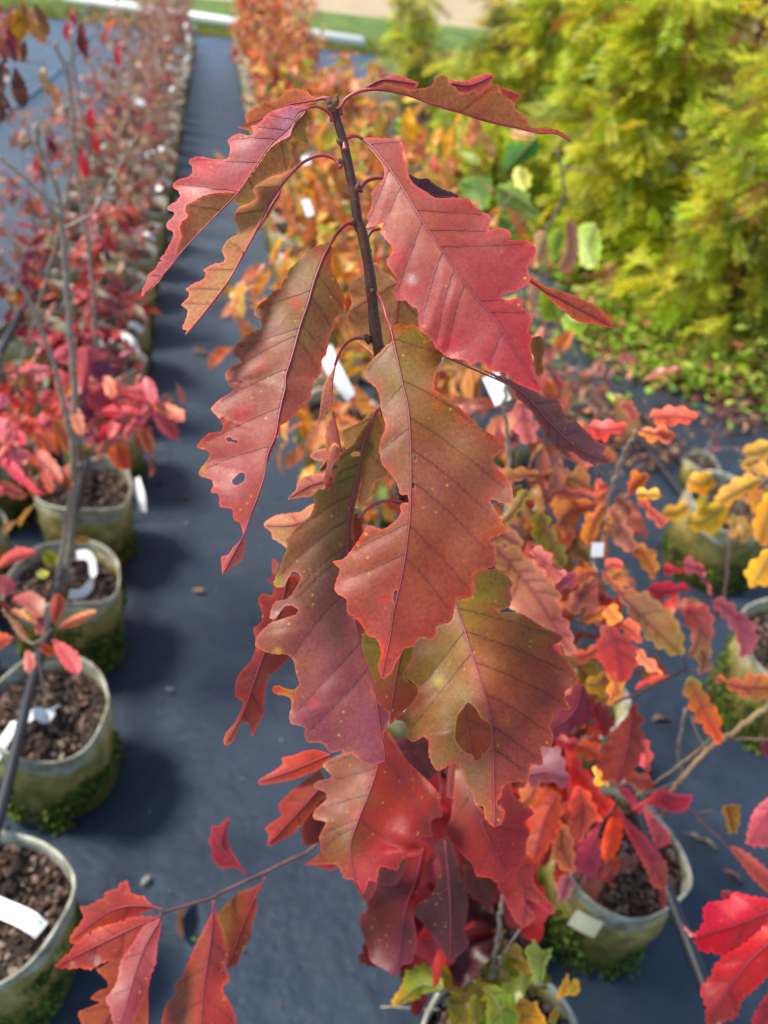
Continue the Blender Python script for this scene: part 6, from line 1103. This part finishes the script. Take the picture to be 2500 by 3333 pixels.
for i, (x, y, h_, r_, n_, lb) in enumerate(CON): conifer(x, y, h_, r_, n_, lb, pal=YG if i < 7 else [(140, 156, 44), (166, 172, 50), (116, 136, 40), (190, 190, 60)])
CON2 = [(2.15, 7.2, 1.0, .5, 500, 'feathery yellow-green conifer edging left toward the rows'), (2.0, 5.9, .8, .45, 450, 'knee-high yellow-green conifer behind the light-green lobed leaves'), (2.5, 11.5, 1.3, .7, 600, 'greenish conifer by the end of the white pipe')]
for x, y, h_, r_, n_, lb in CON2: conifer(x, y, h_, r_, n_, lb)
# orange dead plume at the top
conifer(3.3, 7.4, 1.5, .3, 200, 'small brown-orange conifer among the green-gold ones at the top', pal=[(196, 130, 60), (176, 110, 50)])
conifer(3.35, 5.2, 1.9, .45, 330, 'bronzed conifer in shade between the golden ones', pal=[(150, 100, 44), (130, 90, 40), (120, 110, 40)])
# --- weeds at the foot of the conifers
its = []
WP = [(156, 204, 56), (180, 216, 66), (124, 176, 46), (200, 222, 96), (90, 140, 44), (160, 176, 90)]
for i in range(38000):
    x = random.uniform(1.5, 4.6); y = random.uniform(2.5, 6.6)
    edge = 2.05 - .16 * (y - 4.0) + .22 * sin(y * 3.1) + max(0, 3.35 - y) * .75
    if x < edge and random.random() < .93: continue
    if y < 2.75 + .2 * sin(x * 4): continue
    cl = sin(x * 5.1 + 1) * sin(y * 4.3) + .5 * sin(x * 11) * sin(y * 9)
    if cl < -.3 and random.random() < .75: continue
    z = abs(random.gauss(0, .06)) * (1 + max(0, cl)) + .015 + .05 * max(0, cl); a = random.uniform(0, 2 * pi)
    c = pick(WP) if random.random() < .8 else pick([(200, 140, 110), (190, 110, 96), (190, 110, 80)])
    its.append((random.randrange(4), np.array([x, y, z]), leaf_frame((cos(a), sin(a), random.uniform(-.2, .4)), roll=random.uniform(-.5, .5)) * random.uniform(.02, .085), lin(c) * .95))
V, Fc, Cc = scatter(its, SHAPES_LOW); mk('weeds', V, Fc, LEAFF, pig=Cc)['kind'] = 'stuff'
its = []
for i in range(4200):
    x = random.uniform(1.2, 2.6); y = 2.5 + 1.6 * random.random() + .5 * (x - 1.9); a = random.uniform(0, 2 * pi)
    if sin(x * 7 + y * 3) + random.gauss(0, .6) < .1: continue
    its.append((random.randrange(4), np.array([x, y, abs(random.gauss(.01, .03)) + .006]), leaf_frame((cos(a), sin(a), random.uniform(-.2, .5)), roll=random.uniform(-.6, .6)) * random.uniform(.02, .05), lin(pick([(150, 100, 84), (176, 130, 104), (130, 84, 70), (110, 76, 60), (190, 150, 120)])) * .9))
V, Fc, Cc = scatter(its, SHAPES_LOW); mk('leaf_litter', V, Fc, LEAFF, pig=Cc)['kind'] = 'stuff'
# dusty-pink sapling on the bare mat at right
for i, (x, y, h_, n_, lb, pal, sz) in enumerate([(1.15, 2.55, .5, 44, 'dusty-pink seedling in front of the weeds, right of the red leaf tip', [(180, 104, 96), (170, 110, 96), (196, 120, 100), (206, 90, 80)], .075), (1.55, 2.75, .35, 30, 'low seedling with faded pink leaves beside the weeds', [(180, 110, 100), (170, 120, 96), (196, 130, 110)], .065), (1.9, 2.35, .3, 26, 'tiny pink-leaved seedling near the yellow sapling', [(170, 80, 96), (180, 96, 100)], .035)]):
    sapling(x, y, .115, h_, n_, pal, size=sz, spread=.16, label=lb, nb=5)
